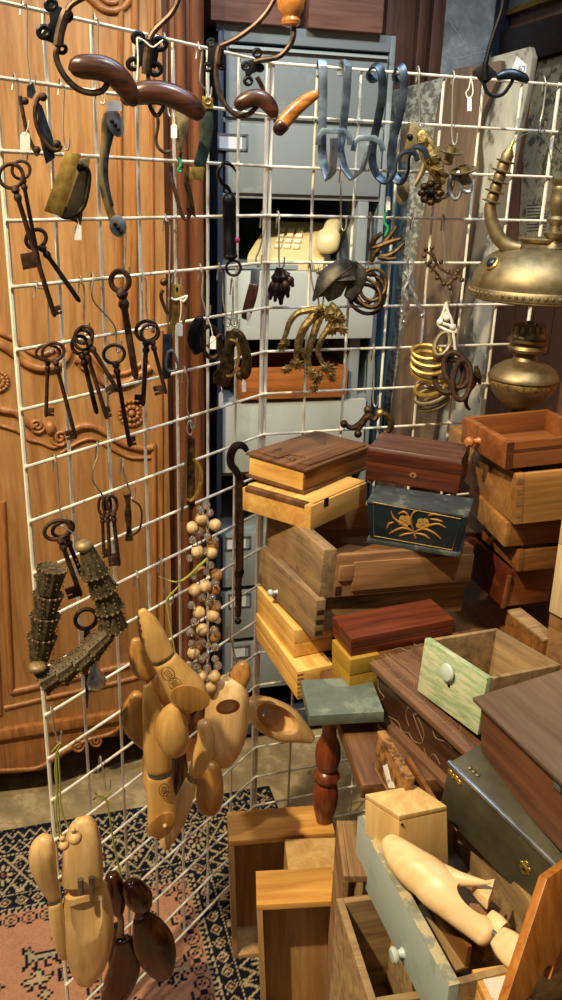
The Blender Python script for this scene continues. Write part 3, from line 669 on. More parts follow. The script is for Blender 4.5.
price_tag(P, 174, 126, 6, 12, t, 0.007, (173, 112))
P = hang(154, 130, 'L', 0.012)
single(tp(P, [(158, 118), (158, 126), (156, 138), (158, 147), (164, 152), (171, 151)], 1.7), 'iron_hook', 'coat', 'thin curved iron hook hanging under the second dark coat hook grip', 'hook')
P = hang(168, 190, 'L', 0.010)
single(tp(P, [(171, 166), (172, 180), (176, 195), (180, 210), (185, 219), (190, 214), (188, 208)], 2.0), 'iron_latch', 'rust', 'rusty curved latch hook hanging beneath the leaf shaped brass mount', 'latch')
P = hang(195, 140, 'L', 0.018)
t = thing('strap_pull', 'dark green strap handle with brass ends, hanging before the cabinet edge', 'handle', P.p(206, 110), 'old handles on the left grid')
build(pix_loft(P, [(207, 108, 5.5), (207, 122, 6.5), (206, 138, 6), (203, 152, 6), (199, 166, 6)], 0.004, 0.4, 3.2), 'strap', 'greenmetal', t)
build(plate(P, [(202, 96), (213, 98), (213, 109), (203, 109)], 0.004, 0.006), 'brass_end', 'gold', t, 0.001)
build(plate(P, [(190, 167), (205, 167), (203, 181), (189, 179)], 0.004, 0.006), 'brass_end', 'gold', t, 0.001)
build(ring(P, 208, 101, 3, 3.2, 1.0, 0.011), 'eyelet', 'brass', t)
P = hang(216, 200, 'L', 0.016)
t = thing('spring_scale', 'black tube spring scale with a large hook above and a ring below', 'scale', P.p(228, 215))
build(tp(P, [(236, 172), (232, 166), (226, 163), (220, 167), (218, 175), (222, 183), (228, 188), (231, 194)], [.6, 1.5, 1.9, 2, 2, 2, 2, 1.8]), 'hook', 'black', t)
A, B = P.p(229, 196), P.p(230, 258); k = depth(A)/F; L = (B-A).length
build(MB().lathe(A, B-A, [(2*k, -3*k), (5*k, -1*k), (7*k, 2*k), (7.4*k, 8*k), (7*k, 10*k), (7*k, L-4*k), (8*k, L-2*k), (7*k, L), (3*k, L+2*k)], 18), 'tube', 'black', t)
M['pinkdot'] = plain('pink_label', '#d4476f', 0.6); build(ball(P, 237, 240, 3, 0.004), 'pink_label', 'pinkdot', t)
build(ring(P, 233.5, 268, 7.2, 7.5, 1.4, 0.004), 'ring', 'rust', t)
# ---- middle of the left grid
P = hang(190, 340, 'L', 0.016)
t = thing('ring_pull', 'black cast iron ring pulls hanging left of the ornate brass pull', 'handle', P.p(205, 335), 'old handles on the left grid')
build(pix_loft(P, [(201, 318, 4), (196, 328, 7), (194, 342, 7), (198, 352, 5)], 0.004, 0.7), 'cast_mount', 'black', t)
build(ring(P, 211, 342, 9.5, 16, 2.4, 0.006, rot=-.15), 'ring', 'iron', t)
build(tp(P, [(207, 347), (214, 340), (221, 334)], 1.8, 0.012), 'bar', 'rust', t)
price_tag(P, 213, 338, 6, 11, t, 0.014, (207, 316))
P = hang(212, 340, 'L', 0.022)
t = thing('plate_pull', 'ornate brass drawer pull with a golden bail on a pierced backplate', 'handle', P.p(228, 340), 'old handles on the left grid')
build(plate(P, [(226, 331), (232, 330), (237, 335), (236, 345), (232, 352), (235, 362), (233, 373), (228, 386), (221, 386), (213, 382), (213, 374), (220, 366), (220, 356), (224, 346)], 0.004), 'back_plate', 'bronze', t, 0.001)
build(tp(P, [(230, 340), (236, 342), (239, 352), (237, 366), (232, 375), (226, 376)], 1.5, 0.010), 'bail', 'gold', t)
build(ring(P, 227, 322, 3.4, 4, .8, 0.004), 'ring', 'steel', t); build(ring(P, 234, 322, 3.4, 4, .8, 0.004), 'ring', 'steel', t)
price_tag(P, 221, 394, 4.5, 12, t, 0.006, (221, 387))
P = hang(232, 355, 'L', 0.014)
t = thing('swan_neck_pull', 'heavy bronze swan neck drawer handle behind the ornate brass pull', 'handle', P.p(240, 335), 'old handles on the left grid')
build(pix_loft(P, [(233, 331, 3), (240, 335, 4), (245, 348, 4.5), (247, 362, 5), (244, 374, 6), (238, 375, 4)], 0.0, 0.9), 'bail', 'bronze', t)
price_tag(P, 244, 382, 4, 10, t, 0.006, (240, 377))
P = hang(165, 300, 'L', 0.018)
t = thing('escutcheon', 'bright brass keyhole plate with a white price tag tied on by string', 'keyhole plate', P.p(177, 290))
build(plate(P, [(172, 285), (177, 283), (183, 286), (184, 293), (181, 299), (178, 304), (180, 315), (179, 326), (176, 333), (169, 332), (169, 325), (172, 317), (173, 304), (171, 298)], 0.003), 'plate', 'gold', t, 0.0008)
mb = plate(P, [(176.5, 292), (177.5, 292), (178.5, 288.5), (177, 286.5), (175.5, 288.5)], 0.0006, 0.003); build(mb, 'keyhole', 'black', t)
build(tp(P, [(171, 298), (175, 300), (182, 298), (187, 296), (184, 301), (180, 300)], 1.1, 0.005), 'string', 'string', t)
price_tag(P, 179, 325, 7.5, 11, t, 0.006, (181, 300))
P = hang(160, 300, 'L', 0.010)
t = thing('swan_neck_pull', 'dark brass bail handle hanging behind the bright keyhole plate', 'handle', P.p(168, 290), 'old handles on the left grid')
build(tp(P, [(163, 290), (161, 296), (164, 306), (168, 314)], 1.8), 'bail', 'bronze', t); build(ball(P, 164, 282, 4), 'knob', 'bronze', t)
build(tp(P, [(185, 300), (186, 310), (184, 320), (181, 326)], 1.6, 0.003), 'bail', 'brass', t)
P = hang(158, 350, 'L', 0.012)
t = thing('latch_plate', 'long dark steel latch plate with a wire bail below the keyhole plate', 'latch', P.p(168, 345))
build(plate(P, [(163, 334), (172, 334), (172, 368), (170, 378), (164, 379), (162, 372)], 0.0025), 'plate', 'darksteel', t, 0.0006)
build(tp(P, [(168, 352), (173, 351), (177, 362), (178, 369), (170, 371), (166, 366), (168, 352)], 1.3, 0.006), 'bail', 'steel', t)
P = hang(178, 470, 'L', 0.020)
t = thing('long_door_pull', 'long brass door pull with a golden grip on a narrow plate above the bead strands', 'handle', P.p(190, 450), 'old handles on the left grid')
build(plate(P, [(187, 436), (195, 438), (195, 505), (191, 512), (187, 504)], 0.003), 'back_plate', 'bronze', t, 0.0008)
build(plate(P, [(185, 455), (188, 440), (186, 490), (182, 521), (180, 520), (182, 490)], 0.003, 0.004), 'side_plate', 'brass', t, 0.0006)
build(tp(P, [(193, 459), (199, 466), (201, 478), (198, 492), (192, 500), (187, 499)], [1.5, 1.9, 2.2, 2.1, 1.8, 1.5], 0.012), 'grip', 'gold', t)
build(ring(P, 190, 428, 3, 7, .8, 0.003), 'ring', 'wire', t)
P = hang(122, 515, 'L', 0.014)
t = thing('drop_pull', 'small ornate drop handle with a thin bail beside the trio of small keys', 'handle', P.p(128, 500), 'old handles on the left grid')
build(pix_loft(P, [(127, 494, 4), (128, 503, 2.5), (128, 515, 3.6), (129, 528, 2.5), (129, 540, 4)], 0, 0.5), 'back_plate', 'bronze', t)
build(tp(P, [(132, 500), (139, 505), (142, 514), (140, 528), (135, 534), (129, 535)], 1.0, 0.006), 'bail', 'bronze', t)
# ---- wire hooks, left grid
for bar, end, lab, mid in (((22, 2), (30, 82), 'wire hook on the top bar at far left holding the bail handles', [(27, 8), (27, 50)]),
        ((94, 17), (100, 100), 'wire hook on the top bar holding the curved brass door handle', [(98, 22), (98, 70)]),
        ((14, 77), (22, 158), 'wire hook on the second bar by the left post holding the big keys', [(18, 84), (18, 130)]),
        ((60, 82), (64, 146), 'wire hook on the second bar holding the brass plates', [(64, 90), (63, 125)]),
        ((164, 37), (168, 112), 'wire hook on the top bar behind the second coat hook', [(167, 44), (167, 90)]),
        ((198, 46), (206, 94), 'wire hook on the top bar holding the dark green strap handle', [(202, 52), (200, 80)]),
        ((36, 285), (49, 348), 'wire hook holding the pair of keys with wide oval bows', [(47, 292), (48, 320)]),
        ((80, 280), (84, 330), 'wire hook holding the bunch of three keys', [(84, 288), (84, 310)]),
        ((92, 276), (116, 348), 'wire hook reaching down to the single long black key', [(93, 300), (114, 325)]),
        ((122, 225), (124, 274), 'wire hook holding the flat brown iron key', [(126, 235), (125, 255)]),
        ((142, 274), (148, 326), 'wire hook holding the pair of keys with large round bows', [(146, 282), (146, 305)]),
        ((165, 218), (168, 334), 'long wire hook before the wardrobe post, reaching to the latch plate', [(170, 228), (169, 290)]),
        ((174, 270), (176, 284), 'short wire hook holding the bright keyhole plate', [(175, 276)]),
        ((200, 268), (205, 312), 'wire hook holding the black ring pulls', [(203, 276), (202, 295)]),
        ((219, 267), (226, 318), 'wire hook beside the spring scale ring holding the ornate pull', [(223, 275), (223, 300)]),
        ((232, 282), (234, 326), 'wire hook under the scale ring holding the swan neck handle', [(233, 290), (233, 310)]),
        ((54, 458), (61, 522), 'wire hook holding the keys inside the ribbed garland', [(57, 466), (59, 500)]),
        ((97, 446), (103, 500), 'bent wire hook above the trio of small keys', [(98, 456), (92, 478)]),
        ((122, 462), (130, 494), 'kinked wire hook above the small drop handle', [(123, 470), (128, 486)]),
        ((184, 370), (190, 424), 'wire hook above the long brass door pull', [(188, 380), (187, 405)]),
        ((160, 560), (168, 600), 'plain wire hook hanging left of the bead strands', [(162, 572), (164, 590)]),
        ((136, 574), (141, 612), 'wire hook above the topmost shoe last', [(138, 580), (140, 600)]),
        ((228, 630), (239, 676), 'wire hook above the wooden clogs', [(231, 640), (236, 660)]),
        ((50, 710), (56, 738), 'short wire hook low on the left post below the garland', [(53, 718), (54, 730)]),
        ((100, 760), (105, 786), 'wire hook with raffia low on the left grid', [(103, 768), (104, 778)])):
    hook('L', bar, end, lab, mid)
# ---- coat hooks on the top bar
def coat_hook(label, anchor, which, off, plates, rods, grip, gmat='horn', rmat='coat', finial=None, ratio=0.9):
    P = hang(*anchor, which, off)
    t = thing('coat_hook', label, 'coat hook', P.p(*anchor), 'old coat hooks along the top bar')
    pl = build(plate(P, plates[0], 0.005, -0.004), 'mounting_plate', 'black', t, 0.001)
    mb = MB()
    for x, y, r in plates[1]: ring(P, x, y, r, r, r*.52, -0.001, mb=mb, n=16, seg=8)
    build(mb, 'screw_lugs', 'black', pl)
    for pts, r in rods: build(tp(P, pts, r, 0.006), 'rod', rmat, t)
    g = build(pix_loft(P, grip, 0.010, ratio, 2.1), 'grip', gmat, t)
    if finial:
        x, y, r = finial; A, B = P.p(x, y+15*r/12, .006), P.p(x, y, .006); k = depth(A)/F*r/12
        build(MB().lathe(A, B-A, [(5*k, -2*k), (8.5*k, 0), (9.5*k, 3*k), (8*k, 6*k), (9*k, 8*k), (12.5*k, 13*k), (13.5*k, 20*k), (12*k, 27*k), (7*k, 33*k), (1*k, 35*k)], 20), 'finial', 'hornlight', t)
    return P, t
P, t = coat_hook('large dark horn grip coat hook at the left end of the top bar', (40, 40), 'L', 0.030, ([(48, 2), (66, 10), (68, 14), (58, 46), (44, 40), (42, 34), (50, 22)], [(51, 5, 5), (66, 16, 5), (44, 32, 5.5), (62, 49, 4)]),
    [([(58, 47), (56, 55), (59, 66), (66, 78), (78, 89), (92, 93), (103, 90), (108, 82)], 3.2), ([(58, 46), (60, 32), (64, 18), (67, 11)], 5.2), ([(67, 11), (72, 4), (84, -3), (100, -14)], 3.0)],
    [(74, 68, 8.5), (80, 67, 11), (92, 67, 11.8), (104, 69, 12), (115, 75, 12), (125, 86, 11), (132, 98, 8.5), (134, 103, 6)])
build(ball(P, 72.5, 68, 4.5, 0.006), 'end_button', 'horn', t)
P, t = coat_hook('dark brown grip coat hook second from left on the top bar, with white string', (130, 60), 'L', 0.034, ([(137, 37), (161, 40), (156, 69), (134, 65)], [(138, 38, 5), (160, 44, 5.5), (155, 69, 5.5), (133, 64, 5)]),
    [([(148, 74), (149, 92), (150, 106), (157, 116), (164, 106)], 2.2), ([(146, 74), (147, 58), (149, 42)], 4.6), ([(149, 40), (154, 31), (163, 22), (170, 15), (176, 5), (181, -10)], 3.0)],
    [(124, 100, 6), (130, 97, 8.5), (143, 93, 11), (157, 92.5, 11.5), (172, 96, 11.5), (186, 103, 11), (196, 111, 9.5), (200, 115, 7.5)])
build(tp(P, [(137, 38), (143, 40), (152, 47), (158, 44), (163, 40)], 0.8, 0.014), 'string', 'string', t)
build(tp(P, [(137, 38), (138, 60), (137, 80)], 0.9, 0.014), 'string', 'string', t)
coat_hook('small grip coat hook third from left, mounted before the cabinet edge', (205, 60), 'L', 0.036, ([(208, 42), (214, 41), (224, 50), (223, 68), (216, 66), (207, 68)], [(211, 43, 3.5), (208, 67, 3.5), (222, 66, 3)]),
    [([(216, 64), (216, 75), (219, 92), (226, 106), (238, 116), (249, 114), (257, 106)], 2.5), ([(217, 64), (218, 54), (220, 46)], 3.4), ([(220, 46), (232, 41), (246, 32), (258, 22), (268, 10), (276, -4)], 2.7)],
    [(238, 106, 6), (243, 102, 7.5), (251, 98.5, 8), (259, 98, 8), (267, 103, 8), (272, 110, 7), (274, 115, 5)])
P, t = coat_hook('coat hook with honey coloured grip and turned wooden ball, at the grid corner', (244, 70), 'L', 0.050, ([(244, 62), (258, 58), (262, 70), (252, 74), (246, 82)], [(257, 53, 3.5), (246, 66, 3.5), (260, 68, 3), (248, 81, 3.5)]),
    [([(257, 77), (262, 87), (266, 100), (272, 112), (281, 119)], 2.3), ([(254, 62), (262, 60), (278, 57), (288, 48), (293, 38), (294, 24)], 2.7)],
    [(280, 128, 6.6), (284, 122, 7.2), (290, 115, 7.2), (298, 107, 6.8), (307, 100, 6), (314, 95.5, 5), (317, 94, 3.8)], 'hornlight', 'coat', (291, 9, 12.5), 0.8)
build(pix_loft(P, [(277.5, 131.5, 6), (280.5, 127.5, 6.9), (283.5, 124, 7.1)], 0.0104, 0.86, 2.1, n=2), 'end_cap', 'horn', t)
coat_hook('blue-black coat hook with a curved grip at the right end of the top bar', (478, 76), 'R', 0.026, ([(472, 72), (484, 60), (497, 74), (484, 86)], [(476, 73, 2.4), (493, 74, 2.4)]),
    [([(484, 84), (487, 92), (494, 96), (503, 94), (510, 85), (513, 79)], 1.9), ([(486, 80), (485, 68), (487, 58)], 2.6), ([(487, 58), (491, 42), (497, 24), (502, 8), (504, -12)], 2.3)],
    [(498, 77, 3.5), (503, 75, 4.6), (511, 74, 5), (519, 76, 4.8), (525, 79, 4), (527, 81.5, 2.5)], 'hornblue', 'black')
# ---- strap S-hooks
def strap_hook(label, paths, mat, anchor=None, off=0.016, w=8, name='strap_hook'):
    P = hang(*(anchor or paths[0][0][4]), 'R', off)
    t = thing(name, label, 'hook', P.p(*paths[0][0][4][:2]), 'steel strap hooks on the right grid')
    for k, (pts, fl) in enumerate(paths):
        build(tp(P, pts, 2, 0.0, flat=fl if k == 0 else fl+(1,), n=5 if mat == 'spring' else 1), ('strap', 'cross_bar')[min(k, 1)], M_S[mat], t, 0.0006)
    return t
M['steelblue'] = metal('bright_blue_steel', '#5f6b78', '#a9bccb', 0.3, 30, 0.1)
M_S = {'bar': 'steelblue', 'spring': 'darksteel'}
strap_hook('straight steel strap hook with a square cross bar, first of four from the left', [([(320, 76, -.012), (320.5, 68, -.014), (321, 62, -.004), (322, 61, .008), (323, 66, .014), (323, 100, .016), (322, 130, .016), (322, 150, .018), (324, 165, .020), (328, 179, .024), (332, 172, .034), (334, 150, .042), (334, 138, .044)], (8.5, 3)),
    ([(318, 145, .030), (319, 137, .030), (323, 131, .030), (344, 131, .030), (349, 136, .030), (350, 145, .030)], (5.5, 5.5))], 'bar', (323, 66))
strap_hook('straight steel strap hook with a square cross bar, second of four from the left', [([(341, 76, -.012), (341.5, 69, -.014), (344, 62, -.004), (347, 61.5, .008), (348, 66, .014), (346, 100, .016), (343, 128, .016), (340, 150, .018), (344, 168, .022), (352, 179, .030), (362, 170, .040), (367, 155, .046), (369, 144, .048)], (8, 3)),
    ([(353, 151, .034), (355, 142, .034), (360, 138, .034), (374, 138, .034), (381, 143, .034), (383, 151, .034)], (5.5, 5.5))], 'bar', (346, 66))
strap_hook('dark blued spring hook with curled ends, third of four from the left', [([(378, 76, -.012), (372, 79, -.010), (368, 74, -.004), (372, 67, .004), (378, 66, .012), (382, 76, .016), (382, 96, .018), (378, 120, .018), (373, 145, .020), (373, 165, .022), (380, 178, .028), (388, 181, .034), (395, 172, .040), (397, 160, .046), (405, 152, .050), (414, 153, .052), (418, 161, .052)], (8, 2.4))], 'spring', (378, 66))
strap_hook('dark blued spring hook with curled ends, right hand one of four', [([(403, 78, -.012), (397, 81, -.010), (394, 75, -.004), (397, 68, .004), (401, 67, .012), (404, 77, .016), (403, 97, .018), (398, 122, .018), (392, 145, .020), (391, 165, .022), (396, 179, .028), (403, 181, .034), (408, 170, .040), (409, 156, .046), (416, 147, .050), (424, 150, .052), (428, 159, .052)], (8, 2.4))], 'spring', (401, 67))
def carve(ob, mb):
    """cut a hollow out of a mesh"""
    me = bpy.data.meshes.new('cut'); o = ORI.get(ob.name, Vector())
    me.from_pydata([v-o for v in mb.v], [], mb.f); finish(me, 0, True); c = bpy.data.objects.new('cut', me); COL.objects.link(c)
    if ob.parent is None: c.location = Vector()
    else: c.parent = ob.parent
    md = ob.modifiers.new('b', 'BOOLEAN'); md.operation = 'DIFFERENCE'; md.object = c; md.solver = 'EXACT'
    dg = bpy.context.evaluated_depsgraph_get(); nm = bpy.data.meshes.new_from_object(ob.evaluated_get(dg))
    ob.modifiers.remove(md); ob.data = nm; bpy.data.objects.remove(c); nm.shade_smooth(); nm.set_sharp_from_angle(angle=0.6)
# ------------------------------------------------------------------ ribbed garland
P = hang(28, 600, 'L', 0.030)
gl = thing('ribbed_garland', 'looped garland of ribbed dark metal cuffs with beaded rims, low on the left grid', 'garland', P.p(75, 610))
def cuff(wide, narrow, rw, rn, off):
    A, B = P.p(*wide, off), P.p(*narrow, off); ax = (B-A); L = ax.length; a = ax.normalized(); x = a.orthogonal().normalized(); y = a.cross(x); k = depth(A)/F
    rs = []; N = 40
    for h, r, amp in ((L*.06, rw*.80, 0), (0, rw, .04), (L*.08, rw*.98, .06), (L*.45, (rw*.45+rn*.5), .06), (L*1.04, rn*.88, .05), (L*1.04, rn*.5, 0)):
        rs.append([A+a*h+(x*math.cos(t)+y*math.sin(t))*(r*k*(1+amp*math.cos(10*t))) for t in [2*math.pi*j/N for j in range(N)]])
    c = build(MB().rings(rs), 'cuff', 'cuff', gl)
    mb = MB()
    for j in range(16):
        t = 2*math.pi*j/16; mb.ball(A+(x*math.cos(t)+y*math.sin(t))*rw*k*1.02, 1.45*k, 6, 4)
        if j % 2 == 0:
            for q in (.25, .45, .65): mb.ball(A+a*L*q+(x*math.cos(t)+y*math.sin(t))*(rw*.97)*k, 0.9*k, 5, 4)
    build(mb, 'beaded_rim', 'cuffball', c)
for a, b, r0, r1 in (((52, 568), (48, 592), 14.5, 11.5), ((48, 594), (45, 614), 14.5, 11.5), ((45, 615), (42, 635), 14.5, 11.5), ((42, 636), (39, 660), 14, 10)): cuff(a, b, r0, r1, 0.0)
for b, a, r0, r1 in (((87, 549), (95, 574), 14, 8), ((95, 572), (104, 591), 14, 10.5), ((104, 590), (110, 609), 14, 11), ((109, 607), (113, 628), 14, 11)): cuff(a, b, r0, r1, 0.004)
for a, b, r0, r1 in (((42, 682), (58, 673), 14, 11), ((60, 673), (76, 662), 14, 11), ((77, 663), (92, 651), 13.5, 11), ((90, 650), (108, 634), 13, 9)): cuff(a, b, r0, r1, 0.012)
build(ball(P, 84, 546, 9.5, 0.004, squash=.72), 'end_ball', 'cuffball', gl); build(ball(P, 37.5, 667, 10, 0.016, squash=.55), 'end_ball', 'cuffball', gl); build(ball(P, 114, 632, 5, 0.006), 'end_ball', 'cuff', gl)
build(tp(P, [(61, 526), (70, 531), (78, 538), (83, 545), (86, 553)], .7, .004), 'wire', 'wire', gl)
# ------------------------------------------------------------------ bead strands
P = hang(186, 520, 'L', 0.030)
bs = thing('bead_strands', 'bundle of wooden and clear bead strands hanging before the left grid', 'beads', P.p(204, 505))
B4 = lambda x, y: (140+x/4, 480+y/4)
mb = MB(); strands = []
for q in range(6):
    pts = []
    for i in range(15):
        y = 100+i*54; pts.append(B4(252+(-50+20*q)*min(1, .25+i*.16)*(1 if i < 11 else max(.3, 1-.2*(i-11)))+6*math.sin(i*1.7+q), y)+(0.004*math.sin(q*2+i*.6),))
    strands.append(pts); tp(P, pts, .55, mb=mb, n=2, seg=5)
build(mb, 'cords', 'cordred', bs)
for x, y in ((245, 155), (210, 190), (300, 180), (240, 192), (230, 285), (285, 290), (290, 262), (305, 380), (220, 440), (262, 425), (295, 438), (237, 530), (292, 542), (250, 597), (298, 625), (215, 690), (232, 660), (245, 785), (297, 785), (280, 828), (240, 360), (300, 505)):
    c = B4(x, y); dk = y in (192, 262, 380, 438, 625, 660, 360, 505); build(ball(P, c[0], c[1], 6.6, 0.004 if dk else 0.011), 'wooden_bead', 'beaddark' if dk else 'bead', bs)
random.seed(3)
for x, y in ((240, 215), (270, 225), (300, 238), (215, 240), (200, 312), (257, 285), (280, 340), (265, 365), (300, 410), (250, 470), (270, 490), (205, 500), (312, 500), (215, 565), (200, 610), (295, 600), (250, 650), (302, 668), (270, 660), (265, 705), (245, 715), (300, 715), (195, 738), (270, 750), (312, 742), (240, 120), (262, 100), (280, 130), (225, 750), (205, 655), (310, 560), (285, 470), (215, 385)):
    c = B4(x+random.uniform(-3, 3), y); build(ball(P, c[0], c[1], 3.6+random.random()*1.0, 0.014, seg=7), 'crystal_bead', 'crystal', bs)
single(tp(P, [(158, 576), (175, 582), (186, 578), (197, 568), (207, 559)], [.4, .9, 1.2, 1.4, 1.6], 0.020), 'straw_strand', 'raffia', 'green straw blade stuck across the bead strands', 'straw')
Pr = hang(150, 600, 'L', 0.034)
single(tp(Pr, [(180, 585), (168, 598), (167, 606), (171, 630), (175, 653)], [.7, 1.2, .9, .8, .7], 0.0), 'raffia_tie', 'raffia', 'green raffia string running from the grid down to the topmost shoe last', 'straw')
Pr = hang(50, 745, 'L', 0.020)
t = thing('raffia_tie', 'knotted raffia hanging from the left post down to the two small wooden knobs', 'straw', Pr.p(56, 748))
mb = MB()
for pts in ([(52, 752), (57, 746), (61, 743), (58, 750), (55, 756)], [(56, 752), (57, 775), (58, 800), (60, 826), (63, 842)], [(58, 752), (60, 780), (61, 806), (66, 822), (74, 834)], [(57, 752), (55, 770), (57, 790), (56, 812), (60, 840)]): tp(Pr, pts, [.9]*len(pts), 0.004, mb=mb, seg=5)
build(mb, 'strands', 'raffia', t)
Pr = hang(92, 795, 'L', 0.020)
t = thing('raffia_tie', 'raffia tuft knotted on the wire hook above the dark shoe lasts', 'straw', Pr.p(103, 797)); mb = MB()
for pts in ([(102, 795), (106, 800), (110, 820), (114, 845), (119, 870), (123, 884)], [(93, 800), (99, 795), (104, 798)], [(110, 793), (104, 798), (98, 804)], [(105, 796), (109, 812), (113, 840), (118, 862), (122, 880)], [(95, 793), (103, 799), (111, 801)]): tp(Pr, pts, .9, 0.004, mb=mb, seg=5)
build(mb, 'strands', 'raffia', t)
# ------------------------------------------------------------------ iron bar
P = hang(230, 460, 'L', 0.020)
t = thing('iron_bar', 'long dark iron bar with a crook top hanging beside the box stack', 'iron bar', P.p(238, 500))
build(tp(P, [(247, 451), (243, 446), (236, 446), (231, 454), (231, 464), (236, 471), (239, 478)], [2.5, 3.6, 4.2, 4.2, 4, 3.8, 3.4], 0.004), 'crook', 'iron', t)
build(pix_loft(P, [(239.5, 474, 4.4), (239.5, 500, 4.4), (239.5, 540, 4.3), (239.5, 568, 4), (239, 574, 4.6), (238.5, 580, 3.4), (238.5, 600, 3.4), (238, 616, 3)], 0.002, .6, 3), 'shaft', 'rust', t)
build(ball(P, 238, 621, 3.6, .003), 'end_ball', 'iron', t); build(ball(P, 240, 572, 4.4, .003), 'joint', 'iron', t)
# ------------------------------------------------------------------ shoe lasts
def last(label, anchor, off, pieces, name='shoe_last', which='L', group='wooden shoe lasts on the left grid'):
    P = hang(*anchor, which, off)
    t = thing(name, label, 'shoe last', P.p(*pieces[0][1][0][:2]), group)
    obs = []
    for nm, secs, mat, ratio, e, dome in pieces: obs.append(build(pix_loft(P, secs, 0.0, ratio, e, dome), nm, mat, t))
    return P, t, obs
M['hinge'] = metal('dull_hinge', '#6a6458', '#9a9486', 0.4, 50, 0.2)
P, t, o = last('pale maple shoe last with two hinge pins, hanging lowest on the left post', (58, 830), 0.055,
    [('heel_block', [(83, 821, 9), (83.5, 827, 13.5), (83, 840, 17.5), (82.5, 856, 19.5), (82.5, 870, 20.3), (82.5, 878, 20.3)], 'last', .7, 3.4, 'start'),
     ('forepart', [(84, 888, 19.5), (86, 896, 22), (87, 908, 24.5), (87.5, 925, 25.8), (88, 942, 24.5), (88, 958, 20.5), (86.5, 972, 15), (85, 983, 8)], 'last', .55, 2.6, 'end')])
for x, y in ((80.5, 879), (91.5, 877)):
    A, B = P.p(x, y, .030), P.p(x+.5, y+15, .034); build(MB().tube([A, B], 3.1*depth(A)/F, 12), 'hinge_pin', 'hinge', t)
cut = MB(); c = P.p(87, 930, .085); k = depth(c)/F; cut.loft([(P.p(86, 907, .024), P.u*k*19, P.n*k*7), (P.p(86, 908, .023), P.u*k*21, P.n*k*9), (P.p(86.5, 926, .024), P.u*k*18, P.n*k*8), (P.p(87.5, 952, .030), P.u*k*12, P.n*k*4)], 24, 2); carve(o[1], cut)
P, t, o = last('pale shoe last seen from its side, hanging left of the one with hinge pins', (24, 840), 0.030,
    [('heel_block', [(46, 839, 8), (43, 848, 12.5), (42.5, 860, 13.2), (45.5, 874, 11.5), (50, 887, 8.8), (54, 897, 6.5)], 'last', .9, 2.3, True),
     ('hinge_band', [(54, 898, 6), (54.5, 904, 6)], 'hinge', .8, 2.3, False),
     ('forepart', [(55, 903, 6.5), (57, 915, 8), (59.5, 932, 8), (62, 948, 6), (64, 958, 3)], 'last', .9, 2.3, True)])
Pk = hang(56, 838, 'L', 0.100)
for x, y, r, lab in ((75, 838, 7, 'larger round wooden knob hanging in front of the pinned shoe last'), (64, 845, 5.5, 'smaller wooden knob hanging beside the larger one on raffia')):
    t = thing('wooden_ball', lab, 'knob', Pk.p(x, y), 'wooden knobs on raffia')
    build(ball(Pk, x, y, r), 'ball', 'last', t); c = Pk.p(x-2, y-r-1); build(MB().ball(c, .004, 8), 'neck', 'last', t)
P, t, o = last('dark glossy shoe last with a round heel knob, right of the pair of dark lasts', (118, 890), 0.060,
    [('heel_block', [(130, 884, 8), (134, 890, 12), (139, 898, 13.5), (143, 906, 10)], 'lastdark', .9, 2.2, True),
     ('shank', [(140, 905, 4), (139, 920, 5), (142, 930, 8)], 'lastdark', .8, 2.2, True),
     ('forepart', [(141, 917, 9), (147, 928, 16), (153, 942, 20), (158, 956, 19), (162, 968, 14), (165, 977, 8)], 'lastdark', .5, 2.3, True)])
P, t, o = last('dark glossy shoe last hanging lower, left of the pair of dark lasts', (104, 900), 0.030,
    [('heel_block', [(112, 876, 7), (115, 888, 10), (117, 902, 9), (118, 912, 6)], 'lastdark', .9, 2.2, True),
     ('hinge_shank', [(118, 910, 3.5), (121, 922, 3.2), (120, 935, 4)], 'hinge', .9, 2.2, True),
     ('forepart', [(124, 940, 9), (126, 954, 14), (124, 970, 16), (118, 986, 15), (111, 1004, 11), (106, 1016, 6)], 'lastdark', .5, 2.3, True)])
P, t, o = last('dark last piece, slim and black, between the pinned pale last and the glossy dark lasts', (100, 915), 0.020,
    [('forepart', [(117, 925, 4), (116, 940, 5), (113, 956, 5), (112, 970, 3)], 'lastdark', .9, 2.2, True)])
# the bunch in the middle
def seat(P, t, x, y, rx, ry, rot, off, mat='lastbrown', th=.004):
    poly = [(x+rx*math.cos(q*.2618)*math.cos(rot)-ry*math.sin(q*.2618)*math.sin(rot), y+rx*math.cos(q*.2618)*math.sin(rot)+ry*math.sin(q*.2618)*math.cos(rot)) for q in range(24)]
    return build(plate(P, poly, th, off), 'heel_seat', mat, t, 0.0015)
def stamp(P, t, x, y, r, off, rot=0):
    mb = MB()
    for q in range(-2, 3): mb.add(*(lambda m: (m.v, m.f))(plate(P, [(x+math.cos(rot)*a-math.sin(rot)*b, y+math.sin(rot)*a+math.cos(rot)*b) for a, b in ((-r*.6, q*r*.3), (r*.6, q*r*.3), (r*.6, q*r*.3+.7), (-r*.6, q*r*.3+.7))], .0003, off)))
    ring(P, x, y, r, r*1.25, .4, off, rot, mb=mb, seg=5); return build(mb, 'maker_stamp', 'stamp', t, smooth=False)
P, t, o = last('varnished shoe last with its pointed toe up, topmost of the bunch', (118, 640), 0.085,
    [('toe', [(142, 611, 4.5), (146, 620, 9.5), (151, 632, 12.5), (157, 645, 13), (162, 655, 12.8)], 'lastgold', .8, 2.3, True),
     ('hinge_band', [(162, 655, 11.5), (165, 660, 11.8)], 'hinge', .8, 2.3, False),
     ('heel', [(165, 660, 13), (172, 670, 15), (181, 683, 18), (188, 693, 19), (194, 701, 16)], 'lastgold', .8, 2.4, True)])
seat(P, t, 190, 697, 20, 12.5, .22, 0.024); stamp(P, t, 168, 674, 6, .0285, -.7)
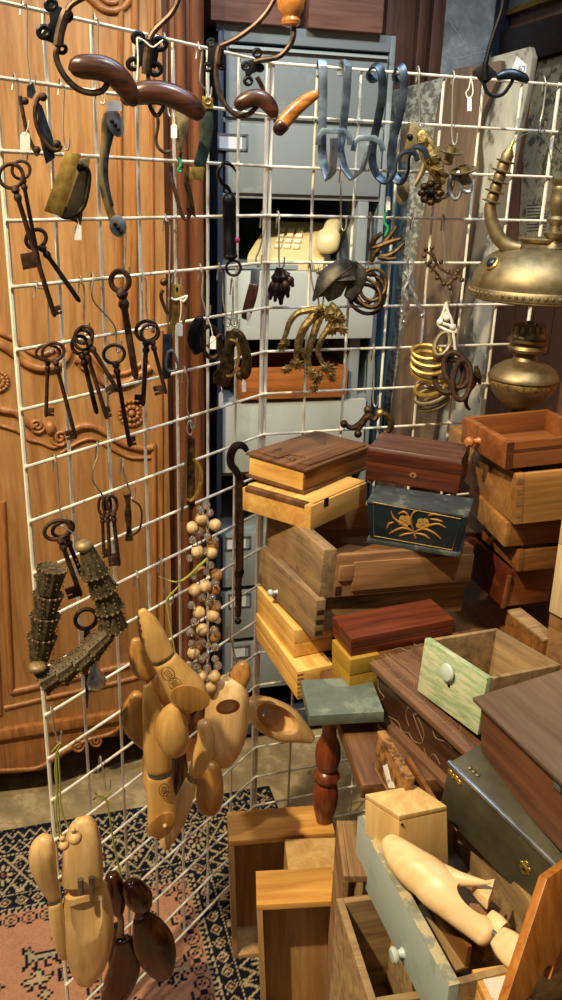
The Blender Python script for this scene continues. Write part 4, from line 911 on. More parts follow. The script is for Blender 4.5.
P, t, o = last('brown shoe last half hidden behind the pointed topmost last', (112, 660), 0.030,
    [('toe', [(136, 640, 5), (138, 652, 9), (142, 665, 11.5), (149, 675, 9)], 'lastbrown', .8, 2.3, True), ('heel', [(152, 678, 8), (162, 690, 10), (172, 700, 10)], 'lastbrown', .8, 2.3, True)])
P, t, o = last('brown shoe last with two small dark holes at the left side of the bunch', (112, 700), 0.045,
    [('heel_block', [(138, 695, 7), (132, 708, 11), (135, 724, 12.5), (143, 738, 9.5), (148, 745, 7)], 'lastbrown', .9, 2.3, True), ('hinge_band', [(147, 745, 6), (150, 751, 6)], 'hinge', .8, 2.3, False),
     ('forepart', [(150, 751, 6.5), (150, 765, 8), (153, 785, 9), (156, 800, 5)], 'lastgold', .8, 2.3, True)])
for x, y in ((147, 738), (150.5, 735)): build(ball(P, x, y, 1.2, .014, seg=8), 'nail_hole', 'stamp', t)
P, t, o = last('golden shoe last with a stamped heel downward, hanging longest in the bunch', (122, 730), 0.065,
    [('forepart', [(147, 686, 4), (151, 703, 9), (155, 728, 12.5), (157, 750, 14), (159, 768, 12.5)], 'lastgold', .8, 2.4, True), ('hinge_band', [(159, 768, 11.5), (159.5, 776, 11.5)], 'hinge', .8, 2.3, False),
     ('heel', [(159, 775, 12), (160, 790, 13.5), (162, 806, 14.5), (161, 822, 13.5), (157, 832, 9)], 'lastgold', .8, 2.6, True)])
seat(P, t, 161, 823, 17, 8.5, -.62, 0.017); stamp(P, t, 164, 790, 5, .0235, .1); build(ball(P, 165, 826, 2.3, .025), 'peg', 'last', t)
P, t, o = last('pale golden wedge shaped last with rounded toe, frontmost in the bunch', (130, 720), 0.100,
    [('toe_wedge', [(181, 696, .8), (178, 704, 5), (173, 714, 12), (171, 727, 16.5), (174, 741, 15.5), (178, 751, 10.5)], 'lastgold', .8, 2.3, 'end')])
P, t, o = last('slender golden last narrowing to a pale tip at the lower right of the bunch', (160, 760), 0.075,
    [('heel', [(204, 723, 7), (206, 738, 9.5), (202, 757, 9.5), (195, 774, 7)], 'lastgold', .9, 2.2, True), ('hinge_band', [(194, 775, 6), (192, 781, 6)], 'hinge', .8, 2.2, False),
     ('forepart', [(191, 781, 6.5), (185, 798, 8.5), (177, 818, 9), (169, 836, 7.5), (164, 846, 5)], 'last', .8, 2.2, True)])
P, t, o = last('orange brown heel block of a last at the right underside of the bunch', (185, 785), 0.028, [('heel_block', [(208, 764, 12), (210, 785, 13.5), (209, 802, 13), (207, 810, 9)], 'lastbrown', .8, 3, True)])
P, t, o = last('dark reddish last hanging deep inside the middle of the bunch', (165, 770), 0.022, [('forepart', [(178, 752, 8), (179, 772, 9), (177, 795, 8), (174, 812, 5)], 'lastdark', .8, 2.2, True)])
# clogs
P, t, o = last('carved wooden clog hanging toe down, its opening up, under the bead strands', (200, 700), 0.040,
    [('body', [(231, 682, 14), (229, 694, 20), (227, 712, 22), (226, 730, 21.5), (224, 748, 17.5), (221, 762, 10.5)], 'last', .75, 2.4, True)], 'wooden_clog', group='wooden clogs')
def vcut(P, x, y, rx, ry, rot, off, deep):
    c = P.p(x, y, off); k = depth(c)/F; v = (c-O).normalized(); a = v.cross(Vector((0, 0, 1))).normalized(); b = a.cross(v).normalized()
    u1 = a*math.cos(rot)-b*math.sin(rot); u2 = a*math.sin(rot)+b*math.cos(rot)
    return MB().loft([(c-v*.06, u1*rx*k, u2*ry*k), (c+v*deep*.5, u1*rx*k*.96, u2*ry*k*.96), (c+v*deep, u1*rx*k*.7, u2*ry*k*.7)], 24, 2, False)
carve(o[0], vcut(P, 228, 707, 12.5, 7.5, -.15, 0.02, 0.046)); t['category'] = 'clog'
build(pix_loft(P, [(244, 664, 6), (241, 673, 10.5), (236, 683, 11), (230, 690, 8)], -.004, .8), 'heel', 'lastbrown', t)
P, t, o = last('wide open wooden clog lying sideways beside the pale box corner', (240, 700), 0.045,
    [('body', [(251, 704, 11), (261, 711, 16), (275, 719, 18.5), (289, 726, 17), (302, 733, 10.5), (312, 739.5, 4.5)], 'last', .75, 2.3, True)], 'wooden_clog', group='wooden clogs'); t['category'] = 'clog'
carve(o[0], vcut(P, 278, 719.5, 24, 13, .45, 0.018, 0.040))
# ------------------------------------------------------------------ right grid hangings
def RT(name, label, cat, ax, ay, off, at=None, group=None):
    P = hang(ax, ay, 'R', off); return P, thing(name, label, cat, P.p(*(at or (ax, ay))), group)
P, t = RT('bottle_opener', 'wooden handled tool with a metal top and a small tag left of the spindle bunch', 'tool', 246, 290, .014, (252, 285))
build(pix_loft(P, [(254, 285, 5), (251, 298, 5.5), (247, 312, 5), (245, 318, 4)], 0, .6, 2.8), 'handle', 'horn', t)
build(plate(P, [(251, 268), (260, 269), (259, 286), (250, 285)], .003, 0), 'metal_top', 'steel', t, .0008); price_tag(P, 249, 314, 4.5, 12, t, .008)
for k, (a, b, r) in enumerate((((277, 268), (270, 299), 4), ((279, 268), (275, 301), 3.6), ((280, 268), (281, 304), 4.4), ((282, 268), (288, 297), 4), ((284, 270), (293, 286), 4))):
    P = hang(265, 280, 'R', .012+.005*(k % 2)); m = ((a[0]+b[0])/2, (a[1]+b[1])/2); q = lambda s: (a[0]+(b[0]-a[0])*s, a[1]+(b[1]-a[1])*s)
    sec = [q(0)+(1.2,), q(.18)+(r*.5,), q(.32)+(r*.95,), q(.42)+(r*.6,), q(.55)+(r,), q(.72)+(r*1.05,), q(.88)+(r*.6,), q(1)+(r*.45,)]
    single(pix_loft(P, sec, 0, .95, 2), 'turned_spindle', 'iron', ('turned iron drop leftmost of the bunch under the telephone', 'turned iron drop second from left in the bunch under the telephone', 'longest turned iron drop in the middle of the bunch under the telephone', 'turned iron drop right of the longest one under the telephone', 'short turned iron drop rightmost of the bunch under the telephone')[k], 'drop handle', 'turned iron drops')
P, t = RT('metal_leaf', 'dark patinated metal leaf hanging in front of the telephone shelf', 'leaf ornament', 312, 280, .018, (330, 280))
lv = [(312, 300), (317, 278), (324, 268), (337, 260), (347, 259), (358, 263), (354, 272), (356, 280), (348, 284), (341, 296), (334, 300), (328, 302), (324, 296), (318, 298)]
mbl = MB(); n = len(lv); cc = (334, 281); vs = [P.p(x, y, .004*math.sin(i*2.1)) for i, (x, y) in enumerate(lv)]+[P.p(*cc, .014)]
mbl.add(vs+[v-P.n*.002 for v in vs], [(i, (i+1) % n, n) for i in range(n)]+[((i+1) % n+n+1, i+n+1, 2*n+1) for i in range(n)]+[(i, i+n+1, (i+1) % n+n+1, (i+1) % n) for i in range(n)])
M['leafmetal'] = metal('dark_leaf_metal', '#2d2f2c', '#635a4c', 0.45, 60, .6, .7); build(mbl, 'blade', 'leafmetal', t); build(tp(P, [(313, 301), (334, 281), (352, 266)], 1, .013), 'vein', 'iron', t)
build(pix_loft(P, [(352, 264, 5), (358, 275, 9), (354, 288, 8), (348, 298, 5)], -.010, .4), 'back_leaf', 'leafmetal', t)
for k, (x, y, rx, ry, rot, mt) in enumerate(((364, 287, 15, 17, .2, 'iron'), (370, 291, 15, 17, -.3, 'bronze'), (366, 299, 17, 14, .5, 'iron'), (373, 285, 13, 16, .3, 'bronze'), (368, 293, 11, 15, -.6, 'bronze'))):
    P = hang(350, 290, 'R', .010+.005*k)
    single(ring(P, x, y, rx, ry, 2.0, rot=rot, tilt=4), 'curtain_ring', mt, ('dark curtain ring at the back left of the bunch beside the metal leaf', 'brown curtain ring filling the middle of the bunch beside the metal leaf', 'dark curtain ring hanging lowest in the bunch beside the metal leaf', 'brown curtain ring at the upper right of the bunch beside the metal leaf', 'narrow brown curtain ring in front of the bunch beside the metal leaf')[k], 'ring', 'curtain rings beside the metal leaf')
P, t = RT('twig_pull', 'bronze handle shaped like twisted twigs hanging above the curtain rings', 'handle', 370, 245, .014, (384, 244))
mb = MB()
for pts, r in (([(371, 262), (376, 252), (384, 243), (393, 232), (396, 226)], [2, 3, 3, 2.6, 1.8]), ([(372, 248), (380, 246), (390, 242), (400, 239), (401, 237)], [2, 3.2, 3, 2.4, 1.5]), ([(376, 254), (386, 256), (396, 251), (402, 245), (404, 243)], [2.4, 3, 2.6, 2, 1.5]), ([(370, 251), (374, 240), (382, 233)], [2, 2.8, 2]), ([(378, 257), (388, 259), (396, 258)], [2.6, 2.4, 1.5])): tp(P, pts, r, .006*random.random(), mb=mb)
build(mb, 'twigs', 'bronze', t); build(tp(P, [(386, 212), (384, 222), (388, 228), (385, 236)], 1.3, .006), 'twist_tie', 'green', t); price_tag(P, 388, 198, 4.5, 12, t, .008, (386, 212))
P, t = RT('candle_branch', 'gilt bronze branch ornament with acanthus leaves hanging before the lower cabinet', 'ornament', 280, 330, .018, (320, 320))
mb = MB()
for pts, r in (([(322, 308), (310, 310), (298, 313), (290, 322), (286, 334), (282, 344)], [3, 3.4, 3.2, 3, 2.6, 1.8]), ([(322, 306), (312, 318), (304, 328), (299, 342), (297, 356), (296, 368)], [3.6, 4.2, 4.2, 4.2, 3.6, 2.4]), ([(326, 306), (318, 322), (312, 340), (308, 356), (310, 370)], [3.6, 4, 3.8, 3.2, 2.4]), ([(330, 306), (332, 322), (322, 338), (318, 352), (324, 366)], [3.4, 3.8, 3, 2.8, 2]), ([(330, 304), (338, 312), (344, 322)], [3.4, 3.4, 2.4])): tp(P, pts, r, .004, mb=mb)
br = build(mb, 'branches', 'gilt', t)
random.seed(11)
def acanthus(P, t, x, y, w, ang, off, mat='gilt'):
    c, s = math.cos(ang), math.sin(ang); pts = []
    for q in range(22):
        a = 2*math.pi*q/22; r = w*(1.0 if q % 2 else .68)*(1+.25*math.cos(a)); pts.append((x+r*math.cos(a)*c-.7*r*math.sin(a)*s, y+r*math.cos(a)*s+.7*r*math.sin(a)*c))
    n = len(pts); vs = [P.p(a, b, off+random.uniform(0, .006)) for a, b in pts]+[P.p(x, y, off+.012)]
    m = MB().add(vs+[v-P.n*.003 for v in vs], [(i, (i+1) % n, n) for i in range(n)]+[((i+1) % n+n+1, i+n+1, 2*n+1) for i in range(n)]+[(i, i+n+1, (i+1) % n+n+1, (i+1) % n) for i in range(n)])
    return build(m, 'acanthus_leaf', mat, t, smooth=False)
for x, y, w, a in ((328, 314, 9, 1.2), (337, 318, 9, .4), (341, 328, 8, .9), (334, 328, 8, 2), (285, 344, 8, 2.4), (296, 364, 9, .3), (310, 372, 9, .9), (318, 376, 9, 2.0), (326, 368, 10, .2), (331, 376, 7, 1.0), (314, 386, 7, 1.5), (288, 369, 7, 2.8), (303, 352, 6, 1.4), (319, 310, 7, 2.2)): acanthus(P, t, x, y, w, a, .008)
for k, (pts, pl) in enumerate((([(345, 424), (352, 428), (360, 424), (366, 416), (368, 410)], (344, 424)), ([(357, 432), (362, 424), (368, 416), (374, 420), (380, 412)], (358, 434)), ([(378, 412), (388, 416), (391, 426), (386, 433)], (380, 413)))):
    P, t = RT('cast_pull', ('dark cast drawer pull leftmost of the bunch behind the carved lid box', 'dark cast drawer pull in the middle of the bunch behind the carved lid box', 'brass drawer pull rightmost of the bunch behind the carved lid box')[k], 'handle', 344, 425, .012+.006*k, pts[0], 'small cast pulls')
    build(tp(P, pts, [2, 3, 3.4, 2.8, 2][:len(pts)], .004), 'bail', 'bronze' if k else 'iron', t); build(ball(P, *pl, 4.0, .004), 'knob', 'iron' if k < 2 else 'gold', t); build(ball(P, pts[-1][0], pts[-1][1], 4.4, .002), 'knob', 'bronze', t)
for k, pts in enumerate(([(404, 272), (410, 280), (412, 290), (406, 300), (402, 312)], [(412, 270), (408, 284), (414, 296), (420, 308), (422, 316)], [(408, 282), (404, 292), (407, 304), (404, 322)])):
    P, t = RT('coat_peg', ('silvery cast peg hook leftmost of three on the brown shaped board', 'silvery cast peg hook with a long tail rightmost of three on the brown shaped board', 'silvery cast peg hook lowest of three on the brown shaped board')[k], 'hook', 400, 290, .012+.006*k, pts[0], 'silver peg hooks')
    build(tp(P, pts, [1.2, 2.6, 3, 2, 1.2], .004), 'stem', 'chrome', t); build(ball(P, *pts[-1], 2.4, .004), 'tip', 'chrome', t); build(pix_loft(P, [(pts[1][0], pts[1][1]-4, 2), (pts[1][0]+1, pts[1][1]+2, 4), (pts[2][0], pts[2][1], 3)], .004, .4), 'back_plate', 'steel', t)
P, t = RT('filigree_mount', 'pierced metal filigree mount with small balls hanging above the brass rings', 'ornament', 420, 265, .014, (436, 268))
mb = MB()
for pts in ([(424, 250), (432, 256), (440, 268), (452, 274), (462, 278)], [(425, 262), (434, 270), (446, 284), (456, 276)], [(446, 286), (458, 272), (462, 280)], [(430, 250), (436, 262), (430, 272)]): tp(P, pts, 1.3, .003, mb=mb)
for x, y in ((426, 249), (432, 248), (424, 256), (430, 262), (437, 278), (444, 284), (450, 288), (458, 271), (462, 280), (455, 278), (441, 262), (448, 272)): ball(P, x, y, 2.4, .003, mb, 8)
build(mb, 'filigree', 'bronze', t)
P, t = RT('string_knot', 'knotted cream string from which the brass and iron rings hang', 'string', 436, 320, .022, (446, 315))
mb = MB()
for pts in ([(446, 302), (448, 312), (452, 322), (454, 342), (458, 366)], [(446, 304), (442, 316), (438, 324), (446, 330), (456, 332), (454, 326)], [(447, 312), (441, 322), (452, 328), (455, 352)]): tp(P, pts, 1.5, .003, mb=mb)
for x, y in ((440, 322), (447, 318), (453, 327)): ball(P, x, y, 3.4, .003, mb, 8)
build(mb, 'strands', 'string', t)
for k, (x, y, rx, ry, rot) in enumerate(((427, 352, 15, 7, .1), (428, 359, 16, 7.5, .15), (428, 366, 16.5, 8, .1), (429, 374, 17, 7, .2), (430, 388, 15, 7, -.2), (431, 396, 16, 7, -.3), (434, 403, 15, 6, -.35), (442, 344, 7, 12, .4))):
    P = hang(410, 370, 'R', .014+.004*(k % 3))
    single(ring(P, x, y, rx, ry, 2.3, rot=rot, tilt=7), 'brass_ring', 'gold' if k < 5 else 'brass', 'brass curtain ring in the bunch left of the oil lamp', 'ring', 'brass curtain rings left of the oil lamp')
for k, (x, y, rx, ry, rot) in enumerate(((449, 376, 14, 17, .3), (456, 370, 12, 18, -.3), (462, 380, 9, 20, .1))):
    P = hang(425, 372, 'R', .036+.007*k); mb = ring(P, x, y, rx, ry, 2.8, rot=rot, tilt=4)
    single(mb, 'iron_ring', 'rust', ('flattest brown iron ring in front of the brass curtain rings', 'upright brown iron ring overlapping the flattest iron ring', 'narrow brown iron ring nearest the oil lamp base')[k], 'ring', 'brown iron rings')
P, t = RT('ring_tails', 'brown curled iron bracket hanging under the rings by the lamp', 'bracket', 450, 380, .026, (464, 390))
build(tp(P, [(462, 362), (470, 372), (474, 382), (468, 392), (466, 404), (470, 410)], [2, 3, 3, 2.6, 2, 1.4]), 'scroll', 'bronze', t); build(tp(P, [(476, 366), (478, 376), (480, 384)], [2, 3.4, 1.5]), 'tail', 'bronze', t)
# brass fittings at the top right
P, t = RT('brass_plate', 'ornate brass lock plate hanging beneath the blued spring hooks', 'plate', 395, 150, .012, (408, 140))
build(plate(P, [(403, 124), (414, 122), (421, 127), (422, 139), (414, 147), (409, 156), (402, 164), (398, 158), (402, 146), (400, 134)], .003), 'plate', 'brass', t, .0008)
build(ball(P, 410, 137, 3, .003), 'boss', 'black', t); build(plate(P, [(402, 178), (410, 184), (408, 199), (400, 206), (396, 198), (398, 186)], .003, .002), 'lower_plate', 'brass', t, .0008)
P, t = RT('brass_bracket', 'twisted brass leaf bracket hanging right of the lock plate', 'bracket', 410, 160, .020, (428, 155))
build(pix_loft(P, [(420, 132, 5), (426, 145, 8.5), (432, 160, 9), (438, 173, 7), (442, 184, 4)], .004, .5), 'leaf', 'gilt', t); build(tp(P, [(420, 150), (424, 162), (421, 174), (414, 186)], [2, 3, 3, 2], .002), 'stem', 'brass', t); acanthus(P, t, 436, 170, 9, .5, .008); acanthus(P, t, 424, 142, 8, 1.5, .008); acanthus(P, t, 430, 158, 9, .2, .010)
P, t = RT('rosette_mount', 'dark flower shaped brass mount hanging lowest of the fittings by the shaped board', 'mount', 418, 190, .024, (431, 193))
mb = MB()
for q in range(8): ball(P, 431+9*math.cos(q*.785), 193+9*math.sin(q*.785), 4.6, .003, mb, 8, .8)
build(mb, 'petals', 'bronze', t); build(ball(P, 431, 193, 5, .006), 'boss', 'iron', t)
for k, (x, y, r, rot) in enumerate(((450, 150, 10, .35), (464, 170, 9.5, -.1))):
    P, t = RT('candle_cup', ('flared brass candle cup tilted at the top of the fittings bunch', 'flared brass candle cup lower right in the fittings bunch')[k], 'candle cup', 436, 160, .024, (x, y), 'brass candle cups')
    A = P.p(x, y+4); ax = (P.p(x+math.sin(rot)*10, y-math.cos(rot)*10, .006)-A); kk = depth(A)/F
    build(MB().lathe(A, ax, [(4*kk, -10*kk), (5.2*kk, -8*kk), (4.4*kk, -4*kk), (5*kk, 0), (12.5*kk, 2.2*kk), (14*kk, 4*kk), (12.5*kk, 4.6*kk), (5*kk, 2.6*kk), (5*kk, 8*kk), (4*kk, 8*kk), (4*kk, 3*kk)], 22), 'pan', 'brass', t)
for k, (x, y, rx, ry, rot) in enumerate(((446, 186, 6, 12, .35), (455, 187, 6, 12, -.05), (464, 182, 5.5, 11, -.5))):
    P = hang(436, 185, 'R', .020+.004*k); single(ring(P, x, y, rx, ry, 2.2, rot=rot), 'loop_pull', 'steel' if k else 'brass', ('grey brass loop handle left of three below the candle cups', 'grey loop handle in the middle of three below the candle cups', 'tilted grey loop handle right of three below the candle cups')[k], 'handle', 'loop handles')
P, t = RT('hang_tag', 'white price tag on a string loop hanging from the right grid top bar', 'tag', 465, 95, .010, (469, 100)); price_tag(P, 469.5, 99, 4, 12, t, .003)
build(tp(P, [(471, 76), (469, 88), (466, 93), (469, 99), (473, 92), (471, 76)], .6, .003), 'string', 'string', t)
for bar, end, lab, mid in (((262, 215), (256, 262), 'wire hook holding the wooden handled tool', [(266, 222), (260, 248)]), ((278, 215), (279, 264), 'wire hook holding the turned iron drops', [(279, 222), (279, 245)]),
        ((341, 170), (341, 226), 'long thin wire before the telephone handset', [(341, 180), (341, 205)]), ((311, 264), (318, 302), 'wire hook holding the gilt branch ornament', [(311, 275), (314, 292)]),
        ((370, 216), (368, 272), 'wire hook holding the dark curtain rings', [(371, 225), (370, 250)]), ((373, 348), (373, 402), 'wire hook holding the cast drawer pulls', [(374, 356), (374, 380)]),
        ((412, 217), (408, 268), 'wire hook holding the silver peg hooks', [(413, 224), (410, 250)]), ((443, 218), (446, 298), 'wire hook holding the filigree mount and the string', [(444, 226), (445, 270)]),
        ((418, 70), (419, 122), 'wire hook on the top bar holding the brass lock plate', [(419, 78), (419, 105)]), ((453, 74), (452, 140), 'wire on the top bar with green ties holding the candle cups', [(453, 84), (452, 115)]), ((544, 80), (540, 128), 'wire hook at the right end of the top bar', [(546, 86), (543, 110)])):
    hook('R', bar, end, lab, mid)
# ------------------------------------------------------------------ boxes: place, turn, size
M['honey'] = wood('honey_wood', '#c58a3e', '#e6b867', 'y', 0.5, 0.35, 0.1)
M['honeyx'] = wood('honey_wood_wide', '#c08640', '#dfae62', 'x', 0.5, 0.35, 0.1)
M['veneer'] = wood('chipped_veneer', '#4a2d1c', '#7a5233', 'x', 0.6, 0.4, 0.35)
M['walnut'] = wood('walnut_side', '#5b371b', '#8b5a2c', 'x', 0.6, 0.4, 0.2)
M['mahog'] = wood('red_mahogany', '#421b10', '#6c321c', 'x', 0.6, 0.3, 0.12, spec=0.5)
M['mahogdark'] = wood('dark_mahogany', '#2c120b', '#5f2d17', 'x', 0.6, 0.3, 0.15, spec=0.5)
M['mahogtop'] = wood('worn_mahogany_lid', '#42261e', '#6b4436', 'x', 0.6, 0.35, 0.2)
M['rough'] = wood('weathered_drawer_wood', '#5f432a', '#9a7447', 'x', 0.7, 0.75, 0.6, '#4a3826', 0.6)
M['roughy'] = wood('weathered_drawer_front', '#5e4830', '#957650', 'y', 0.7, 0.8, 0.6, '#463828', 0.58)
M['side'] = wood('drawer_side_wood', '#6f4c2e', '#976c42', 'x', 0.5, 0.6, 0.3)
M['inky'] = paint('blue_black_lacquer', '#141e23', '#233030', 0.62, 30, 0.35, bump=0.15)
M['inkytop'] = paint('worn_black_lid', '#3a3f3c', '#56584f', 0.58, 26, 0.5, bump=0.2, mid='#2a2f2e')
M['goldpaint'] = plain('gold_paint', '#b98f45', 0.5, 0.3)
M['goldpaint2'] = plain('amber_paint', '#9a6a22', 0.5, 0.2)
M['mustard'] = paint('mustard_card', '#a07a22', '#b5913a', 0.6, 20, 0.6, bump=0.1)
M['sage'] = paint('grey_green_paint', '#62695e', '#757b6d', 0.56, 24, 0.6, mid='#565e53', bump=0.15)
M['carved'] = wood('dark_carved_chest', '#2c1a12', '#553522', 'x', 0.6, 0.4, 0.3)
M['carvedlid'] = wood('carved_chest_lid', '#4a3122', '#7a573c', 'x', 0.6, 0.45, 0.4)
M['groove'] = plain('pale_groove', '#7d6345', 0.7)
M['greenpaint'] = paint('peeling_green_paint', '#a9b48e', '#bfbc9a', 0.54, 95, 0.75, stretch=(.3, .3, 1.8), mid='#8a9f70', bump=0.5)
M['oldpine'] = wood('dusty_pine', '#6f553a', '#a48559', 'x', 0.6, 0.8, 0.4, '#5a4630', 0.62)
M['porcelain'] = plain('porcelain', '#b9c4bb', 0.22)
M['brownbox'] = wood('brown_box_side', '#54311f', '#7d4f33', 'x', 0.5, 0.5, 0.15)
M['brownlid'] = wood('dusty_brown_lid', '#5a4536', '#7b6450', 'x', 0.4, 0.55, 0.2, '#877263', 0.66)
M['tin'] = metal('olive_black_tin', '#403b2d', '#5d5743', 0.52, 14, 0.1, 0.25)
M['maplebox'] = wood('pale_maple_box', '#c79a5c', '#e3bd80', 'z', 0.4, 0.4, 0.12)
M['greypaint'] = paint('chalky_grey_blue_paint', '#8d9993', '#b9b298', 0.72, 20, 0.7, mid='#a3aca4', bump=0.4)
M['greyedge'] = paint('worn_grey_edge', '#8c8a76', '#b7a77f', 0.52, 40, 0.7, mid='#77776a', bump=0.4)
M['glowdrawer'] = wood('orange_varnished_drawer', '#c98c40', '#ebb463', 'x', 0.5, 0.3, 0.12)
M['inside'] = wood('pale_drawer_inside', '#9a7548', '#c29b66', 'z', 0.5, 0.6, 0.15)
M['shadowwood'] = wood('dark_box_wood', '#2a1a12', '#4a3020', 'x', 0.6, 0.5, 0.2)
M['redbrown'] = wood('red_brown_drawer', '#63341a', '#8f5529', 'x', 0.5, 0.35, 0.12)
M['ochrewood'] = wood('ochre_drawer', '#7d5429', '#a87640', 'x', 0.5, 0.4, 0.12)
M['lightboard'] = wood('pale_weathered_box', '#a98a5c', '#cdb185', 'z', 0.5, 0.7, 0.2)
def broot(q, name, label, cat, group=None):
    x, y, z, yaw, tx, ty = q[:6]
    t = thing(name, label, cat, (x, y, z), group, (tx, ty, yaw)); ORI[t.name] = Vector(); return t
def lb(t, name, b, mat, par=None, bev=0.0012): return build(MB().box(*b), name, mat, par or t, bev, local=True)
def face(q, px, py, axis=1, c=None):
    """where the line of sight meets a face of a box, in the box's own axes"""
    R = Euler((q[4], q[5], q[3]), 'XYZ').to_matrix().transposed(); o = R @ (O-Vector(q[:3])); d = R @ ray(px, py)
    if c is None: c = (-q[6]/2 if axis == 0 else (-q[7]/2 if axis == 1 else q[8]))
    return o+d*((c-o[axis])/d[axis])
def closed_box(q, name, label, mat, lidmat=None, lid=0.3, over=0.0, lidh=None, cat='box', group=None, sidemat=None):
    t = broot(q, name, label, cat, group); w, d, h = q[6]/2, q[7]/2, q[8]; lh = lidh or h*lid
    lb(t, 'body', (-w, w, -d, d, 0, h-lh-.0006), mat)
    lb(t, 'lid', (-w-over, w+over, -d-over, d+over, h-lh, h), lidmat or mat); return t
def drawer(q, name, label, front, sides, inner, fside='x0', th=0.008, front_up=0.0, fth=0.012, cat='drawer', group=None, over=0.0, ext=0.0, inset=0.0):
    """open drawer; fside tells which end carries the front board"""
    t = broot(q, name, label, cat, group); w, d, h = q[6]/2, q[7]/2, q[8]
    X0, X1, Y0, Y1 = -w, w, -d, d
    b = {'x0': (-w-ext, -w+fth-ext, -d-over, d+over), 'y0': (-w-over, w+over, -d, -d+fth)}[fside]
    fb = lb(t, 'front_board', b+(0 if not over else -.004, h+front_up), front)
    if fside == 'x0':
        X0 += fth-ext
        lb(t, 'side_board', (X0, X1, -d+inset, -d+th+inset, 0, h), sides); lb(t, 'side_board', (X0, X1, d-th, d, 0, h), sides); lb(t, 'back_board', (X1-th, X1, -d+th+inset, d-th, 0, h), inner); lb(t, 'bottom_board', (X0, X1-th, -d+th+inset, d-th, .004, .009), inner)
    else:
        Y0 += fth
        lb(t, 'side_board', (-w, -w+th, Y0, Y1, 0, h), sides); lb(t, 'side_board', (w-th, w, Y0, Y1, 0, h), sides); lb(t, 'back_board', (-w+th, w-th, Y1-th, Y1, 0, h), inner); lb(t, 'bottom_board', (-w+th, w-th, Y0, Y1-th, .004, .009), inner)
    return t, fb
def knob(t, q, px, py, axis, r, ln, mat, name='knob'):
    c = face(q, px, py, axis); a = Vector((-1, 0, 0)) if axis == 0 else Vector((0, -1, 0))
    return build(MB().lathe(c, a, [(r*.75, -.001), (r*.5, ln*.2), (r*.45, ln*.45), (r*.9, ln*.6), (r, ln*.8), (r*.75, ln), (r*.1, ln*1.05)], 18), name, mat, t, local=True)
Q = {'j': (0.099, 1.0814, 0.7225, 0.1236, -0.002, -0.02, 0.1089, 0.094, 0.0179), 'g2': (0.0269, 1.2025, 0.7179, 0.366, 0.0019, -0.0367, 0.0583, 0.1944, 0.0488), 'g1': (0.0262, 1.2246, 0.7680, 0.3968, -0.0018, -0.0086, 0.0653, 0.1604, 0.0465),
 'i': (0.1232, 1.1436, 0.7225, 0.3802, -0.01, -0.0264, 0.0482, 0.0641, 0.0645), 'h': (0.1813, 1.1784, 0.7880, 0.3569, 0.0002, -0.0352, 0.1738, 0.0718, 0.0325), 'f': (0.1354, 1.2508, 0.8145, 0.4212, -0.0224, 0.0437, 0.2744, 0.2144, 0.0576),
 'e': (0.1465, 1.2697, 0.8740, 0.3832, -0.0315, 0.07, 0.2366, 0.2262, 0.0666), 'b': (0.0406, 1.3361, 0.9398, 0.897, -0.0226, -0.004, 0.1561, 0.1417, 0.0417), 'a': (0.0477, 1.3938, 0.9826, 0.9303, 0.0248, 0.0184, 0.1999, 0.1148, 0.0426),
 'd': (0.2109, 1.207, 0.9398, -0.3036, 0.0215, 0.0091, 0.1402, 0.0725, 0.0681), 'c': (0.217, 1.2996, 1.0079, -0.3262, 0.0064, 0.0196, 0.1391, 0.0926, 0.0545), 'k': (0.2522, 1.0357, 0.7, -1.0673, 0.0358, 0.0402, 0.2297, 0.1327, 0.085),
 'l': (0.2876, 1.0034, 0.785, -1.0558, -0.1021, -0.0528, 0.1253, 0.1324, 0.0783), 'n': (0.2936, 0.8631, 0.655, -0.944, 0.1169, 0.1769, 0.1802, 0.0438, 0.0976), 'm': (0.3587, 0.8679, 0.7526, -1.2034, 0.1151, -0.0236, 0.1735, 0.1315, 0.1043),
 'o': (0.1777, 0.8764, 0.6294, 0.3423, -0.3109, 0.0843, 0.0723, 0.0876, 0.0781), 'p': (0.2402, 0.8536, 0.5313, -1.2748, 0.0139, -0.0047, 0.2801, 0.1599, 0.0887), 't1': (0.0285, 1.3102, 0.009, 0.1183, 0.0003, -0.0368, 0.1998, 0.0788, 0.2946),
 't2': (0.0625, 1.1295, 0.009, 0.057, -0.0166, -0.0535, 0.1342, 0.0765, 0.3144), 'w1': (0.3853, 1.2916, 1.0654, 0.2812, 0.0088, -0.0449, 0.1559, 0.1439, 0.0416), 'w2': (0.3946, 1.3906, 0.9751, 0.161, -0.0314, -0.0767, 0.1291, 0.3684, 0.0798),
 'w3': (0.3876, 1.3055, 0.9524, 0.1813, 0.0241, -0.0417, 0.1049, 0.1534, 0.0206), 'w4': (0.4044, 1.3272, 0.8995, 0.2334, 0.0189, -0.0268, 0.1041, 0.1943, 0.0257), 'w5': (0.3822, 1.3133, 0.8203, 0.3518, 0.0778, 0.0184, 0.0892, 0.1356, 0.0667),
 'w7': (0.4041, 1.2011, 0.7, 0.3591, 0.0073, -0.0039, 0.0257, 0.0988, 0.1076), 'w8a': (0.4722, 1.1441, 0.8768, 0.5059, -0.0755, 0.0109, 0.1, 0.0731, 0.1686), 'w8b': (0.4757, 1.1537, 0.70, 0.5589, -0.0143, -0.0106, 0.1, 0.0655, 0.1522),
 's': (0.2586, 0.7033, 0.5749, 0.6527, -0.0595, 0.1625, 0.0341, 0.0432, 0.0686), 'v': (0.159, 0.9125, 0.7, 0.2639, -0.0075, -0.006, 0.0119, 0.11, 0.0623), 'u2': (0.1518, 0.8197, 0.0, 0.1992, 0, 0, 0.0898, 0.1626, 0.545)}
